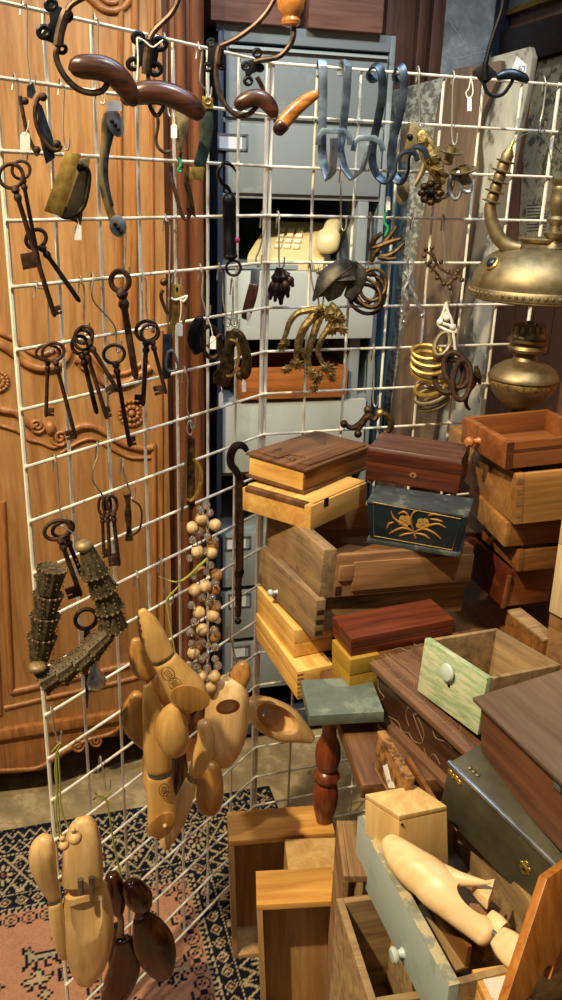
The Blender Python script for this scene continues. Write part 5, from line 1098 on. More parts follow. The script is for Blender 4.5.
def about_eye(names, f):
    """move boxes along the line of sight, growing with distance"""
    for n in names.split():
        a = list(Q[n]); a[0] *= f; a[1] *= f; a[2] = EYE+(a[2]-EYE)*f; a[6:9] = [x*f for x in a[6:9]]; Q[n] = tuple(a)
NEAR = 0.95; TZ = EYE-0.75*NEAR
about_eye('j i h k l v', NEAR); about_eye('f e d c g1 g2', 1.035); about_eye('a b', 1.008); about_eye('n m', 0.915); about_eye('s', .875); about_eye('u2', 0.90); Q['u2'] = Q['u2'][:2]+(0.0,)+Q['u2'][3:8]+(EYE-.905*.90,)
a_ = list(Q['e']); a_[2] -= .005; Q['e'] = tuple(a_); a_ = list(Q['a']); a_[6] *= .97; Q['a'] = tuple(a_)
for n_ in 'cd':
    a_ = list(Q[n_]); a_[6] *= 1.06; a_[8] *= 1.05 if n_ == 'c' else 1.0; Q[n_] = tuple(a_)
a_ = list(Q['v']); a_[1] += .005; a_[7] *= .93; Q['v'] = tuple(a_)
for n_ in ('w7', 'w8b'):
    a_ = list(Q[n_]); a_[8] -= TZ-a_[2]; a_[2] = TZ; Q[n_] = tuple(a_)
# ---- table that carries the middle of the pile
M['table'] = wood('dark_table_wood', '#4a2d1a', '#7d5530', 'y', 0.5, 0.5, 0.2)
M['tableleg'] = wood('turned_leg_wood', '#4a1d10', '#87432266'[:7], 'z', 0.5, 0.3, 0.1, spec=0.6)
tyaw = 0.162; tt = thing('side_table', 'dark side table with turned legs carrying the pile of boxes', 'table', (0.126*NEAR-.0057, 0.905*NEAR+.0244, 0), rot=(0, 0, tyaw)); ORI[tt.name] = Vector()
lb(tt, 'table_top', (0, 0.40, 0, 0.48, TZ-.022, TZ), 'table', bev=0.004)
az, at_ = TZ-.075, TZ-.0225
for b_ in ((.03, .33, .03, .05), (.03, .33, .45, .47), (.03, .05, .05, .45), (.31, .33, .05, .45)): lb(tt, 'apron', b_+(az, at_), 'table')
Ri = Matrix.Rotation(-tyaw, 3, 'Z'); lc = Ri @ (at_y(327, 770, 1.315)-Vector((0.126*NEAR-.0057, 0.905*NEAR+.0244, 0)))
for x, y in ((lc.x, lc.y), (0.32, lc.y), (0.32, 0.05)):
    build(MB().lathe((x, y, 0), (0, 0, 1), [(.012, .008 if y == lc.y and x == lc.x else 0), (.017, .02), (.012, .05), (.016, .10), (.021, .17), (.016, .24), (.014, .30), (.018, .318), (.0235, .345), (.0245, .368), (.021, .39), (.0155, .397), (.0225, .402), (.0255, .410), (.022, .419), (.0155, .424), (.021, .434), (.0245, .455), (.0225, .477), (.014, .50), (.013, .52), (.018, .56), (.018, .60), (.022, .61), (.022, TZ-.075)], 20), 'leg', 'tableleg', tt, local=True)
# ---- centre stack
q = Q['j']; t = broot(q, 'flat_box', 'flat grey-green painted box lying on the table edge under the mustard box', 'box'); w, d, h = q[6]/2, q[7]/2, q[8]
lb(t, 'lid', (-w, w, -d, d, .0, h), 'sage'); lb(t, 'base', (-w+.006, w-.004, -d+.008, d-.003, -.0055, 0), 'sage')
for k in ('g2', 'g1'):
    q = Q[k]; t = closed_box(q, 'honey_box', {'g2': 'lower of two honey wood boxes under the weathered drawers, with finger joints', 'g1': 'upper of two honey wood boxes under the weathered drawers'}[k], 'honey', 'honey', 0.5)
    w, d, h = q[6]/2, q[7]/2, q[8]
    if k == 'g2':
        mb = MB()
        for z in range(6): mb.box(-w-.0003, -w+.010, -d-.0004, -d, .004+z*.0078, .0078+z*.0078)
        build(mb, 'finger_joint', 'ochrewood', t, local=True); a = face(q, 313, 681); b2 = face(q, 327, 678)
        build(MB().box(a.x, b2.x, -d-.0012, -d, min(a.z, b2.z)-.0006, min(a.z, b2.z)+.0012), 'lid_groove', 'shadowwood', t, local=True)
q = Q['i']; t = closed_box(q, 'mustard_box', 'small mustard yellow box between the mahogany box and the flat grey-green box', 'mustard', 'mustard', 0.42, .0006)
q = Q['h']; t = closed_box(q, 'mahogany_box', 'long red mahogany box with a plain flat lid, below the weathered drawers', 'mahog', 'mahog', 0.45, .0004)
lb(t, 'inlay_line', (-q[6]/2-.0005, q[6]/2+.0005, -q[7]/2-.0006, -q[7]/2, q[8]*.53, q[8]*.56), 'mahogtop', bev=0)
q = Q['f']; t, fb = drawer(q, 'weathered_drawer_box', 'lower weathered open drawer with a small white knob, under the notched drawer', 'roughy', 'rough', 'rough', 'x0', .010, .006, .016, inset=.020)
knob(t, q, 277, 592, 0, .006, .016, 'porcelain')
mb = MB()
for z in (.012, .030, .046): c = face(q, 314, 620); mb.box(-q[6]/2+.002, -q[6]/2+.014, -q[7]/2-.0006, -q[7]/2, z-.004, z+.003)
build(mb, 'dovetail', 'shadowwood', t, local=True)
q = Q['e']; t, fb = drawer(q, 'weathered_drawer_box', 'upper weathered open drawer with a tall front board, under the honey and blue-black boxes', 'roughy', 'side', 'side', 'x0', .010, .010, .022, ext=.022)
lb(t, 'side_rail', (-q[6]/2+.03, q[6]/2, -q[7]/2-.004, -q[7]/2, .010, q[8]-.012), 'side'); lb(t, 'broken_dovetail', (-q[6]/2+.006, -q[6]/2+.030, -q[7]/2-.0045, -q[7]/2-.0003, .028, q[8]-.016), 'side'); lb(t, 'broken_dovetail', (-q[6]/2+.004, -q[6]/2+.014, -q[7]/2-.0012, -q[7]/2-.0002, .004, .018), 'shadowwood')
q = Q['b']; t = broot(q, 'honey_box', 'pale honey wood box with a small dark hinge, under the veneered box', 'box'); w, d, h = q[6]/2, q[7]/2, q[8]
lb(t, 'body', (-w, w, -d, d, 0, h-.002), 'honeyx'); lb(t, 'lid_strip', (-w-.001, -w+.012, -d+.012, d-.006, h-.008, h+.0005), 'veneer'); lb(t, 'lid', (-w+.013, w, -d+.004, d, h-.002, h+.0004), 'honeyx')
a = face(q, 326, 503); lb(t, 'hinge', (a.x-.006, a.x+.006, -d-.0012, -d, a.z-.006, a.z+.008), 'iron', bev=.0004)
q = Q['a']; t = broot(q, 'veneered_box', 'dark lidded box with chipped relief veneer on its top, topmost left of the stack', 'box'); w, d, h = q[6]/2, q[7]/2, q[8]
lb(t, 'body', (-w, w, -d, d, 0.004, h-.004), 'walnut'); lb(t, 'lit_end_face', (-w-.0012, -w, -d+.002, d-.002, .006, h-.005), 'honey'); lb(t, 'base_moulding', (-w-.004, w+.003, -d-.004, d+.003, 0, .005), 'veneer'); lid = lb(t, 'lid', (-w-.005, w+.004, -d-.005, d+.004, h-.004, h), 'veneer')  # honey left end stands for the lit face, walnut for the shaded sides
def tp2(P2): return [face(q, x, y, 2, h) for x, y in P2]
mb = MB()
for poly in ([(256, 452), (319, 432), (366, 446), (309, 466), (298, 464), (306, 458), (290, 455), (278, 459)], [(310, 438), (330, 436), (326, 447), (316, 443)], [(284, 457), (296, 459), (293, 462)], [(270, 451), (283, 449), (281, 454), (273, 455)]):
    mb.prism(tp2(poly), (0, 0, .0022))
build(mb, 'relief_veneer', 'veneer', lid, .0006, local=True)
q = Q['d']; t = broot(q, 'painted_box', 'blue-black tapered box painted with gold flowers on its front', 'box'); w, d, h = q[6]/2, q[7]/2, q[8]
sh = 0.90
mb = MB().frustum(2*w*sh, 2*d*sh, 2*w, 2*d, .006, h-.004); body = build(mb, 'body', 'inky', t, .001, local=True); lb(t, 'lid', (-w-.001, w+.001, -d-.001, d+.001, h-.0038, h), 'inkytop'); lb(t, 'base_moulding', (-w*sh-.004, w*sh+.004, -d*sh-.005, d*sh+.004, 0, .007), 'inkytop')
def dp(px, py, lift=.0006):
    R = Euler((q[4], q[5], q[3]), 'XYZ').to_matrix().transposed(); o = R @ (O-Vector(q[:3])); r = R @ ray(px, py)
    k = d*(1-sh)/(h-.010); n = Vector((0, -1, k)).normalized(); p0 = Vector((0, -d*sh-lift, .006)); n = Vector((0, -1, -k)).normalized(); return o+r*((p0-o).dot(n)/r.dot(n))
mb = MB(); fr = [(373, 502), (461, 519), (452, 550), (374, 536)]; mb.tube([dp(*a) for a in fr], .0006, 5, True); build(mb, 'gold_border', 'goldpaint', body, local=True)
mb = MB()
for cx, cy in ((405, 521), (423, 524)):
    for k in range(5): a = k*1.257+.3; mb.prism([dp(cx+4*math.cos(a)+3.4*math.cos(b), cy+3.4*math.sin(a)+2.9*math.sin(b)) for b in [x*.628 for x in range(10)]], (0, -.0005, 0))
build(mb, 'gold_flowers', 'goldpaint', body, local=True)
mb = MB()
for pts in ([(414, 532), (404, 528), (396, 530), (389, 534)], [(414, 532), (402, 524), (394, 518), (391, 511)], [(414, 532), (411, 520), (414, 512), (421, 510)], [(414, 532), (424, 529), (434, 533), (441, 539)], [(414, 532), (428, 526), (438, 524), (446, 528)], [(414, 533), (406, 534), (399, 536)], [(415, 533), (424, 535), (430, 539)], [(398, 514), (404, 512), (409, 516)], [(428, 516), (434, 514), (441, 516)], [(414, 533), (415, 536), (416, 539)], [(430, 519), (437, 520), (443, 522)], [(394, 522), (389, 524), (387, 529)]):
    s = spline(pts, 5); mb.tube([dp(*a) for a in s], [.0005+.0013*math.sin(math.pi*i/(len(s)-1)) for i in range(len(s))], 5)
for cx, cy in ((405, 521), (423, 524)): mb.ball(dp(cx, cy), .0016, 8)
build(mb, 'amber_leaves', 'goldpaint2', body, local=True)
q = Q['c']; t = broot(q, 'tea_caddy', 'mahogany lidded box with a keyhole, topmost at the right of the centre stack', 'box'); w, d, h = q[6]/2, q[7]/2, q[8]
lb(t, 'body', (-w, w, -d, d, .003, h*.60), 'mahogdark'); lid = lb(t, 'lid', (-w-.0006, w+.0006, -d-.0006, d+.0006, h*.60+.0006, h-.006), 'mahogdark'); build(MB().frustum(2*w, 2*d, 2*w-.003, 2*d-.004, h-.006, h), 'lid_top', 'mahogtop', lid, .0008, local=True)
a = face(q, 413, 475); mb = MB().prism([(a.x+x, -d-.0008, a.z+z) for x, z in ((-.006, 0), (-.004, .0035), (0, .0045), (.004, .0035), (.006, 0), (.004, -.0035), (0, -.0045), (-.004, -.0035))], (0, .0008, 0)); es = build(mb, 'escutcheon', 'ochrewood', t, local=True)
build(MB().prism([(a.x+x, -d-.0014, a.z+z) for x, z in ((-.001, -.0025), (.001, -.0025), (.0014, .001), (0, .0025), (-.0014, .001))], (0, .0008, 0)), 'keyhole', 'black', t, local=True)
for x in (-w+.008, w-.008):
    build(MB().lathe((x, -d+.008, .003), (0, 0, -1), [(.004, 0), (.006, .002), (.005, .006), (.002, .007)], 12), 'foot', 'brass', t, local=True)
# hidden packing under the drawers that their weight rests on
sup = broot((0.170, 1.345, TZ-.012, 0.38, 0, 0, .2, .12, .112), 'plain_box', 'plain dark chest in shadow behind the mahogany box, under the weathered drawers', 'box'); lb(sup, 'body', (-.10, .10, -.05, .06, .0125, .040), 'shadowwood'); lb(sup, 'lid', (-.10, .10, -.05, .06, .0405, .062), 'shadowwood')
# ---- carved chest, green drawer
q = Q['k']; t = broot(q, 'carved_chest', 'dark chest with pale carved scroll lines on its lid and front, under the green drawer', 'chest'); w, d, h = q[6]/2, q[7]/2, q[8]
body = lb(t, 'body', (-w+.008, w-.006, -d+.010, d-.006, .010, h-.010), 'carved'); lid = lb(t, 'lid', (-w, w, -d, d, h-.0095, h), 'carvedlid', bev=.002); lb(t, 'base_moulding', (-w-.004, w, -d-.002, d, 0, .011), 'carvedlid', bev=.002)
def kf(P2): return [face(q, x, y, 1, -d+.0098) for x, y in spline(P2, 5)]
mb = MB()
for P2 in ([(378, 678), (379, 690), (384, 698), (376, 705), (388, 716), (398, 722), (402, 731), (409, 733)], [(384, 680), (390, 690), (398, 694), (404, 700), (409, 708)], [(409, 726), (406, 716), (408, 708), (414, 712), (420, 722), (424, 734), (422, 743), (414, 741), (409, 733)], [(413, 714), (418, 728), (423, 741)], [(432, 728), (436, 738), (446, 742), (452, 748)], [(424, 748), (428, 758), (434, 754), (440, 764)]): mb.tube(kf(P2), .0007, 5)
build(mb, 'carved_lines', 'groove', body, local=True)
kn = face(q, 417, 714, 1, -d+.010); build(MB().ball(kn, .0035, 8), 'key_stud', 'brass', t, local=True)
mb = MB(); L2 = lambda P2: [Vector((p.x, p.y, h+.0002)) for p in (face(q, x, y, 2, h) for x, y in spline(P2, 4))]
for P2 in ([(372, 659), (440, 718), (468, 745)], [(385, 655), (420, 684), (455, 718)], [(389, 654), (424, 682), (460, 716)]): mb.tube(L2(P2), .0006, 5)
for k2 in range(7): x, y = 380+k2*11.5, 661+k2*10.5; mb.tube(L2([(x, y), (x+7, y-3), (x+12, y+2), (x+10, y+8), (x+4, y+8)]), .0006, 5)
for P2 in ([(392, 650), (400, 648), (408, 651), (414, 648)], [(404, 645), (412, 643), (417, 646), (422, 644)], [(400, 660), (408, 664), (416, 660), (418, 668), (410, 672)]): mb.tube(L2(P2), .0006, 5)
build(mb, 'carved_lines', 'groove', lid, local=True)
q = Q['l']; t, fb = drawer(q, 'green_drawer_box', 'open drawer with a peeling pale green front and an oval porcelain knob', 'greenpaint', 'oldpine', 'oldpine', 'y0', .007, .002, .009)
a = face(q, 450, 672); build(MB().lathe(a, (0, -1, 0), [(.006, -.001), (.005, .002), (.0105, .003), (.0120, .005), (.0105, .0075), (.005, .009), (.0005, .0092)], 24), 'knob', 'porcelain', t, local=True); a = face(q, 449, 686); build(MB().lathe(a, (0, -1, 0), [(.0022, -.001), (.0022, .0006), (.0001, .0006)], 12), 'screw_hole', 'black', fb, local=True)
# ---- tin trunk and brown box at the right
q = Q['n']; t = broot(q, 'tin_trunk', 'olive black metal trunk with brass latch plates under the brown box', 'trunk'); w, d, h = q[6]/2, q[7]/2, q[8]
lb(t, 'body', (-w, w, -d, d+.03, 0, h), 'tin', bev=.004); lb(t, 'rim', (-w-.001, w+.001, -d-.0015, -d+.003, h-.004, h+.002), 'steel', bev=.001)
mb = MB(); c = face(q, 525, 868)
for x, z, r in ((0, 0, .0055), (0, .008, .0035), (0, -.008, .0035), (.005, .003, .003), (-.005, .003, .003), (.004, -.004, .003), (-.004, -.004, .003)): mb.ball(c+Vector((x, 0, z)), r, 10, axis=(0, 1, 0), squash=.35)
lk = build(mb, 'lock_plate', 'gold', t, local=True); build(MB().ball(c+Vector((0, -.0018, 0)), .002, 8), 'keyhole', 'black', t, local=True)
mb = MB(); c = face(q, 454, 778)
for k2 in range(4): mb.ball(c+Vector((-.007+k2*.005, 0, .003-.002*(k2 % 2))), .0042, 8, axis=(0, 1, 0), squash=.4)
build(mb, 'latch', 'gold', t, local=True); c = face(q, 470, 768, 2, h); mb = MB()
for k2 in range(3): mb.ball(c+Vector((k2*.006, 0, .001)), .003, 8, squash=.4)
build(mb, 'hinge', 'brass', t, local=True)
q = Q['m']; t = broot(q, 'brown_box', 'plain brown wooden box with dusty flat lid standing on the metal trunk', 'box'); w, d, h = q[6]/2, q[7]/2, q[8]
lb(t, 'body', (-w+.004, w, -d+.004, d, 0, h-.006), 'brownbox'); lb(t, 'lid', (-w-.003, w+.03, -d-.003, d+.03, h-.0055, h), 'brownlid', bev=.0018); lb(t, 'corner_hinge', (-w+.0028, -w+.004, -d+.02, -d+.034, h*.3, h*.7), 'iron', bev=.0003); c = face(q, 558, 783, 1, -d+.003); lb(t, 'latch', (c.x-.005, c.x+.006, -d+.0015, -d+.0045, c.z-.008, c.z+.004), 'sage', bev=.0006)
# ---- grey drawer with its contents
g_ = .875; q = (0.2402*g_, 0.8536*g_, .646, -1.2748, 0.0139, -0.0047, 0.2801*g_, 0.1599*g_, 0.078)
t, fb = drawer(q, 'grey_drawer_box', 'long drawer with a chalky grey-blue front and white knob, holding a shoe last', 'greypaint', 'oldpine', 'oldpine', 'y0', .008, .0, .012)
w, d, h = q[6]/2, q[7]/2, q[8]; lb(t, 'worn_edge', (-w, w, -d, -d+.0125, h, h+.0012), 'greyedge', fb, bev=.0005)
knob(t, q, 403, 953, 1, .0095, .014, 'porcelain')
o_ = Q['o']
def corner_pts(top, bottom, zb_):
    return [at_z(x, y, zb_) for x, y in bottom]
zt_, zbo = .780, .674
tb = MB(); T4 = [(399, 816), (447, 806), (416, 785), (365, 794)]
top = [at_z(x, y, zt_) for x, y in T4]; cc = sum(top, Vector())/4
bot = [Vector((cc.x+(p.x-cc.x)*1.06+.010, cc.y+(p.y-cc.y)*1.04, zbo)) for p in top]
wa = thing('maple_box', 'small tapering pale wood box standing on end in the grey drawer behind the shoe last', 'box', (cc.x, cc.y, zbo))
build(MB().rings([bot, [b.lerp(a, .93) for a, b in zip(top, bot)]]), 'body', 'maplebox', wa, .0015); build(MB().rings([[b.lerp(a, .935) for a, b in zip(top, bot)], top]), 'lid', 'maplebox', wa, .0012)
c = top[0].lerp(bot[0], .12)+(top[1]-top[0])*.06; build(MB().ball(c, .0018, 8), 'pin', 'iron', wa)
q = (0.228, 0.718, 0.672, -.95, .0, .0, .060, .03, .050); t = closed_box(q, 'wooden_block_box', 'plain wooden box in shade inside the grey drawer under the metal trunk', 'side', 'side', .3)
bq = at_z(436, 925, .70); t = broot((bq.x, bq.y, .671, -1.2, 0, 0, .08, .04, .03), 'wooden_tray', 'brown wooden tray lying under the jointed shoe last in the grey drawer', 'tray'); lb(t, 'bottom', (-.05, .04, -.02, .02, 0, .006), 'oldpine'); lb(t, 'side', (-.05, .04, -.02, -.014, .006, .034), 'walnut'); lb(t, 'side', (-.05, .04, .014, .02, .006, .034), 'walnut')
# ---- jointed last lying on the grey drawer
ql = thing('shoe_last', 'smooth pale jointed shoe last lying across the grey drawer at lower right', 'shoe last', at_z(430, 880, .73), 'wooden shoe last in the drawer')
def zl(secs, up=1.0, e=2.2, dome=True, n=5):
    s = spline(secs, n); C3 = [at_z(a[0], a[1], EYE-(EYE-a[3])*.875) for a in s]; out = []
    for i, c in enumerate(C3):
        tn = (C3[min(i+1, len(C3)-1)]-C3[max(i-1, 0)]).normalized(); v = (c-O).normalized(); a = tn.cross(v).normalized(); b = tn.cross(a).normalized(); r = s[i][2]*depth(c)/F; out.append((c, a*r, b*r*up))
    return MB().loft(out, 24, e, dome)
fp_ = build(zl([(389, 841, 8.5, .652), (394, 848, 13, .652), (403, 858, 17, .650), (414, 868, 19.5, .648), (428, 878, 21, .646), (438, 888, 21.5, .644), (450, 899, 20, .640), (463, 912, 17.5, .634), (476, 925, 14.5, .628), (487, 936, 12.5, .624)], .8, 2.4), 'forepart', 'toelast', ql)
c = at_z(474, 899, .720); k = depth(c)/F; v = (c-O).normalized(); a = v.cross(Vector((0, 0, 1))).normalized(); b = a.cross(v).normalized(); a2 = (a*.80-b*.60); b2 = (a*.60+b*.80)
carve(fp_, MB().loft([(c-v*.06, (a*.88-b*.47)*19*k, (a*.47+b*.88)*8.5*k), (c+v*.05, (a*.88-b*.47)*19*k, (a*.47+b*.88)*8.5*k)], 24, 2, False))
build(zl([(428, 871, 12, .650), (444, 875, 10.5, .654), (458, 878.5, 7.5, .660), (472, 881, 5, .664), (484, 882.5, 2.6, .667), (490, 883, 1, .668)], .9), 'instep_spur', 'toelast', ql)
wz_ = EYE-(EYE-.640)*.875; build(MB().prism([at_z(x, y, wz_) for x, y in ((471, 893), (482, 890), (494, 888), (491, 900), (487, 911), (478, 902))], (0, 0, .014)), 'wedge', 'toelast', ql, .002)
build(zl([(490, 917, 7.5, .632), (497, 924, 9.5, .632), (504, 931, 9, .632)], .9, 4, False), 'hinge_block', 'toelast', ql)
build(zl([(500, 938, 11.5, .630), (507, 945, 15, .630), (516, 953, 16.5, .630), (528, 963, 16.5, .630)], .9, 4, False), 'heel_block', 'toelast', ql)
build(MB().tube([at_z(486, 925, .734), at_z(504, 944, .736)], .003, 10), 'hinge_pin', 'hinge', ql)
q = Q['s']; t = closed_box((q[0]+.004, q[1]-.012, .672, q[3]-.45, 0, 0, .038, .066, .050), 'pale_box', 'small pale wooden box with a worn paper label beside the orange board', 'box' and 'honeyx', 'honeyx', .2)
t['category'] = 'box'
M['label'] = paint('worn_paper_label', '#d8cdb8', '#8d7a60', 0.62, 120, 0.8); lb(t, 'paper_label', (-.013, .014, -.03, .02, .0502, .0507), 'label', bev=0)
# orange drawer end with a handle hole
A3 = at_y(547, 879, .61); B3 = at_y(500, 1022, .535); C3 = at_y(604, 838, .67); nrm = (B3-A3).cross(C3-A3).normalized()
if nrm.dot(O-A3) < 0: nrm = -nrm
mb = MB().prism([A3, B3, B3+(C3-A3), C3], -nrm*.009)
ot = thing('orange_board', 'orange varnished drawer end with a handle slot leaning in the bottom right corner', 'board', A3)
M['amberboard'] = wood('amber_varnished_board', '#96541f', '#c27d36', 'z', 0.6, 0.35, 0.15); ob2 = build(mb, 'panel', 'amberboard', ot, .001)
pl_ = Plane(A3, 0); pl_.n = nrm
h0, h1, hw = pl_.p(545, 975), pl_.p(537, 1003), (C3-A3).normalized()*.013
ax = (h1-h0).normalized()
pts = [h0+hw*math.cos(t_)-ax*.008*abs(math.sin(t_)) for t_ in (0, .8, 1.57, 2.3, 3.14)]+[h1+hw*math.cos(t_)+ax*.008*abs(math.sin(t_)) for t_ in (3.14, 3.9, 4.7, 5.5, 6.28)]
carve(ob2, MB().prism([p+nrm*.02 for p in pts], -nrm*.05))
# ---- narrow tray on the table
q = Q['v']; t = broot(q, 'narrow_tray', 'narrow worn tray with torn white labels, on the table before the carved chest', 'tray'); w, d, h = q[6]/2, q[7]/2, q[8]
M['mottled'] = paint('mottled_tray_side', '#8d5f30', '#5a3a1c', 0.55, 60, 0.6, mid='#a87a44')
ln = lb(t, 'side_board', (-w, w, -d, d, .004, h), 'mottled'); lb(t, 'bottom_board', (-w, .03, -d, d, 0, .0038), 'oldpine'); lb(t, 'side_board', (.036, .042, -d, d, 0, h*.25), 'walnut'); 
for P2 in ([(383, 766), (387, 764), (391, 780), (388, 784)], [(386, 778), (393, 782), (395, 788), (389, 788)]):
    build(MB().prism([face(q, x, y, 0) for x, y in P2], (-.0004, 0, 0)), 'torn_label', 'tag', t, local=True)
# ---- upended drawers on the floor
for k, lab in (('t1', 'farther and wider honey drawer of the two standing on end on the rug'), ('t2', 'nearer honey drawer of the two standing on end on the rug')):
    q = Q[k]; t = broot(q, 'upended_drawer_box', lab, 'drawer'); w, d, h = q[6]/2, q[7]/2, q[8]; th = .010
    lb(t, 'top_board', (-w, w, -d, d, h-.012, h), 'glowdrawer'); lb(t, 'side_board', (-w, -w+th, -d, d, 0, h-.012), 'inside'); lb(t, 'side_board', (w-th, w, -d, d, 0, h-.012), 'inside'); lb(t, 'end_board', (-w+th, w-th, -d, d, 0, .010), 'inside'); lb(t, 'bottom_panel', (-w+th, w-th, d-.012, d-.006, .010, h-.012), 'inside')
q = (0.098, 1.222, 0.009, 0.09, 0, 0, .135, .085, .30); t = broot(q, 'upended_drawer_box', 'pale drawer standing on end between the two honey drawers, only its top showing', 'drawer'); w, d, h = q[6]/2, q[7]/2, q[8]
lb(t, 'top_board', (-w, w, -d, d, h-.012, h), 'maplebox'); lb(t, 'side_board', (-w, -w+.01, -d, d, 0, h-.012), 'inside'); lb(t, 'side_board', (w-.01, w, -d, d, 0, h-.012), 'inside'); lb(t, 'end_board', (-w+.01, w-.01, -d, d, 0, .01), 'inside'); lb(t, 'bottom_panel', (-w+.01, w-.01, d-.012, d-.006, .01, h-.012), 'inside')
c = face(q, 266, 859, 0); lb(t, 'bracket', (-w-.001, -w+.006, c.y-.004, c.y+.006, h-.012, h+.0008), 'steel', bev=.0003)
q = Q['u2']; t = broot(q, 'tall_crate', 'weathered brown crate open at the top, standing under the grey drawer', 'crate'); w, d, h = q[6]/2, q[7]/2, q[8]
for nm, b in (('side_board', (-w, -w+.009, -d, d, 0, h)), ('side_board', (w-.009, w, -d, d, 0, h)), ('end_board', (-w+.009, w-.009, -d, -d+.009, 0, h)), ('end_board', (-w+.009, w-.009, d-.009, d, 0, h)), ('bottom_board', (-w+.009, w-.009, -d+.009, d-.009, .48, .49))): lb(t, nm, b, M['oldz'] if 'oldz' in M else 'oldpine')
# dark weathered drawer standing behind the crate
ua, ub = at_z(337, 811, .683), at_z(342, 897, .6355)
yawu = math.atan2(ub.y-ua.y, ub.x-ua.x); ctr = (ua+ub)/2; Lu = (Vector((ub.x-ua.x, ub.y-ua.y))).length
nu_ = Vector((-math.sin(yawu), math.cos(yawu), 0)); 
if nu_.x < 0: nu_ = -nu_
sg = 1 if Vector((-math.sin(yawu), math.cos(yawu), 0)).x > 0 else -1
t = thing('upended_drawer_box', 'grey-brown weathered drawer standing on end between the honey drawer and the grey drawer', 'drawer', (ctr.x, ctr.y, 0), None, (0, 0, yawu)); ORI[t.name] = Vector(); hh = .668
lb(t, 'bottom_panel', (-Lu/2, Lu/2, min(0, sg*.007), max(0, sg*.007), 0, hh), 'roughz'if 'roughz' in M else 'rough'); lb(t, 'side_board', (-Lu/2, -Lu/2+.008, min(sg*.0072, sg*.03), max(sg*.0072, sg*.03), 0, hh), 'rough'); lb(t, 'top_board', (-Lu/2+.008, Lu/2, min(sg*.0072, sg*.03), max(sg*.0072, sg*.03), hh-.01, hh), 'rough')
# ---- right stack of drawers
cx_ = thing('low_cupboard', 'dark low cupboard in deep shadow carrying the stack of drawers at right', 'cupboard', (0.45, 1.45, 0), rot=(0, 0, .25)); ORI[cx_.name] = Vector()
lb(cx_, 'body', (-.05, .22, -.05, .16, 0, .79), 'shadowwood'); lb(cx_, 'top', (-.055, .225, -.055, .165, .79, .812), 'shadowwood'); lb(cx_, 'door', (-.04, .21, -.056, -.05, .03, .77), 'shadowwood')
q = Q['w5']; t, fb = drawer(q, 'dark_drawer_box', 'dark red wood drawer lowest in the right hand stack, catching light on its side', 'mahog', 'redbrown', 'redbrown', 'x0', .008, 0, .010); lb(t, 'bottom_edge', (-q[6]/2-.003, -q[6]/2+.004, -q[7]/2-.004, -q[7]/2, .0, q[8]*.9), 'redbrown')  # lighter side wood carries the light falling on that side
for k, lab, mt in (('w4', 'brown drawer front second from the bottom of the right hand stack', 'walnut'), ('w3', 'thin pale drawer lying directly beneath the light ochre drawer', 'ochrewood')):
    q = Q[k]; zlow = {'w4': .889, 'w3': .932}[k]; q = q[:2]+(zlow,)+q[3:8]+(q[2]+q[8]-zlow,)
    t, fb = drawer(q, 'shallow_drawer_box', lab, mt, 'walnut', 'walnut', 'x0', .007, 0, .010)
q = Q['w2']; q = q[:7]+(.30, q[8]); q = (q[0], q[1]-.034, q[2])+q[3:]
t, fb = drawer(q, 'ochre_drawer_box', 'light ochre drawer under the red-brown knobbed drawer, with a small brass keyhole plate', 'ochrewood', 'ochrewood', 'ochrewood', 'x0', .009, 0, .014)
lb(t, 'cover_board', (-q[6]/2+.014, q[6]/2-.009, .02, q[7]/2-.009, q[8]-.036, q[8]-.028), 'ochrewood')
mb = MB()
for z in (.016, .034, .052, .068): mb.box(-q[6]/2+.002, -q[6]/2+.011, -q[7]/2-.0005, -q[7]/2, z-.004, z+.004)
build(mb, 'dovetail', 'side', t, local=True); c = face(q, 471, 464, 0); lb(t, 'keyhole_plate', (-q[6]/2-.001, -q[6]/2, c.y-.005, c.y+.005, c.z-.012, c.z+.012), 'gold', bev=.0003)
q = Q['w1']; t, fb = drawer(q, 'knobbed_drawer_box', 'red-brown open drawer with a turned wooden knob, topmost of the right hand stack', 'redbrown', 'redbrown', 'redbrown', 'x0', .009, 0, .012)
knob(t, q, 479, 441, 0, .0085, .022, 'hornlight'); lb(t, 'side_groove', (-q[6]/2+.012, q[6]/2, -q[7]/2-.0008, -q[7]/2, q[8]*.62, q[8]*.72), 'mahogdark', bev=0); lb(t, 'end_grain', (-q[6]/2, -q[6]/2+.011, -q[7]/2-.0006, -q[7]/2, .0, q[8]), 'mahogdark', bev=0)
q = Q['w7']; t = broot(q, 'shade_board_box', 'dark brown narrow box standing in shadow behind the green drawer', 'box'); w, d, h = q[6]/2, q[7]/2, q[8]; lb(t, 'body', (-w, w, -d, d, 0, h-.006), 'walnut'); lb(t, 'lid', (-w-.0005, w+.0005, -d-.0005, d+.0005, h-.0055, h), 'oldpine')
q = Q['w8b']; t = closed_box(q, 'edge_box', 'brown weathered box at the right edge beneath the pale box', 'side', 'side', .2); q = Q['w8a']; q = q[:2]+(.8545,)+(q[3], -.03, .011)+q[6:8]+(q[8]+.022,); t = closed_box(q, 'edge_box', 'pale weathered box at the right edge between the ochre and green drawers', 'lightboard', 'lightboard', .42)
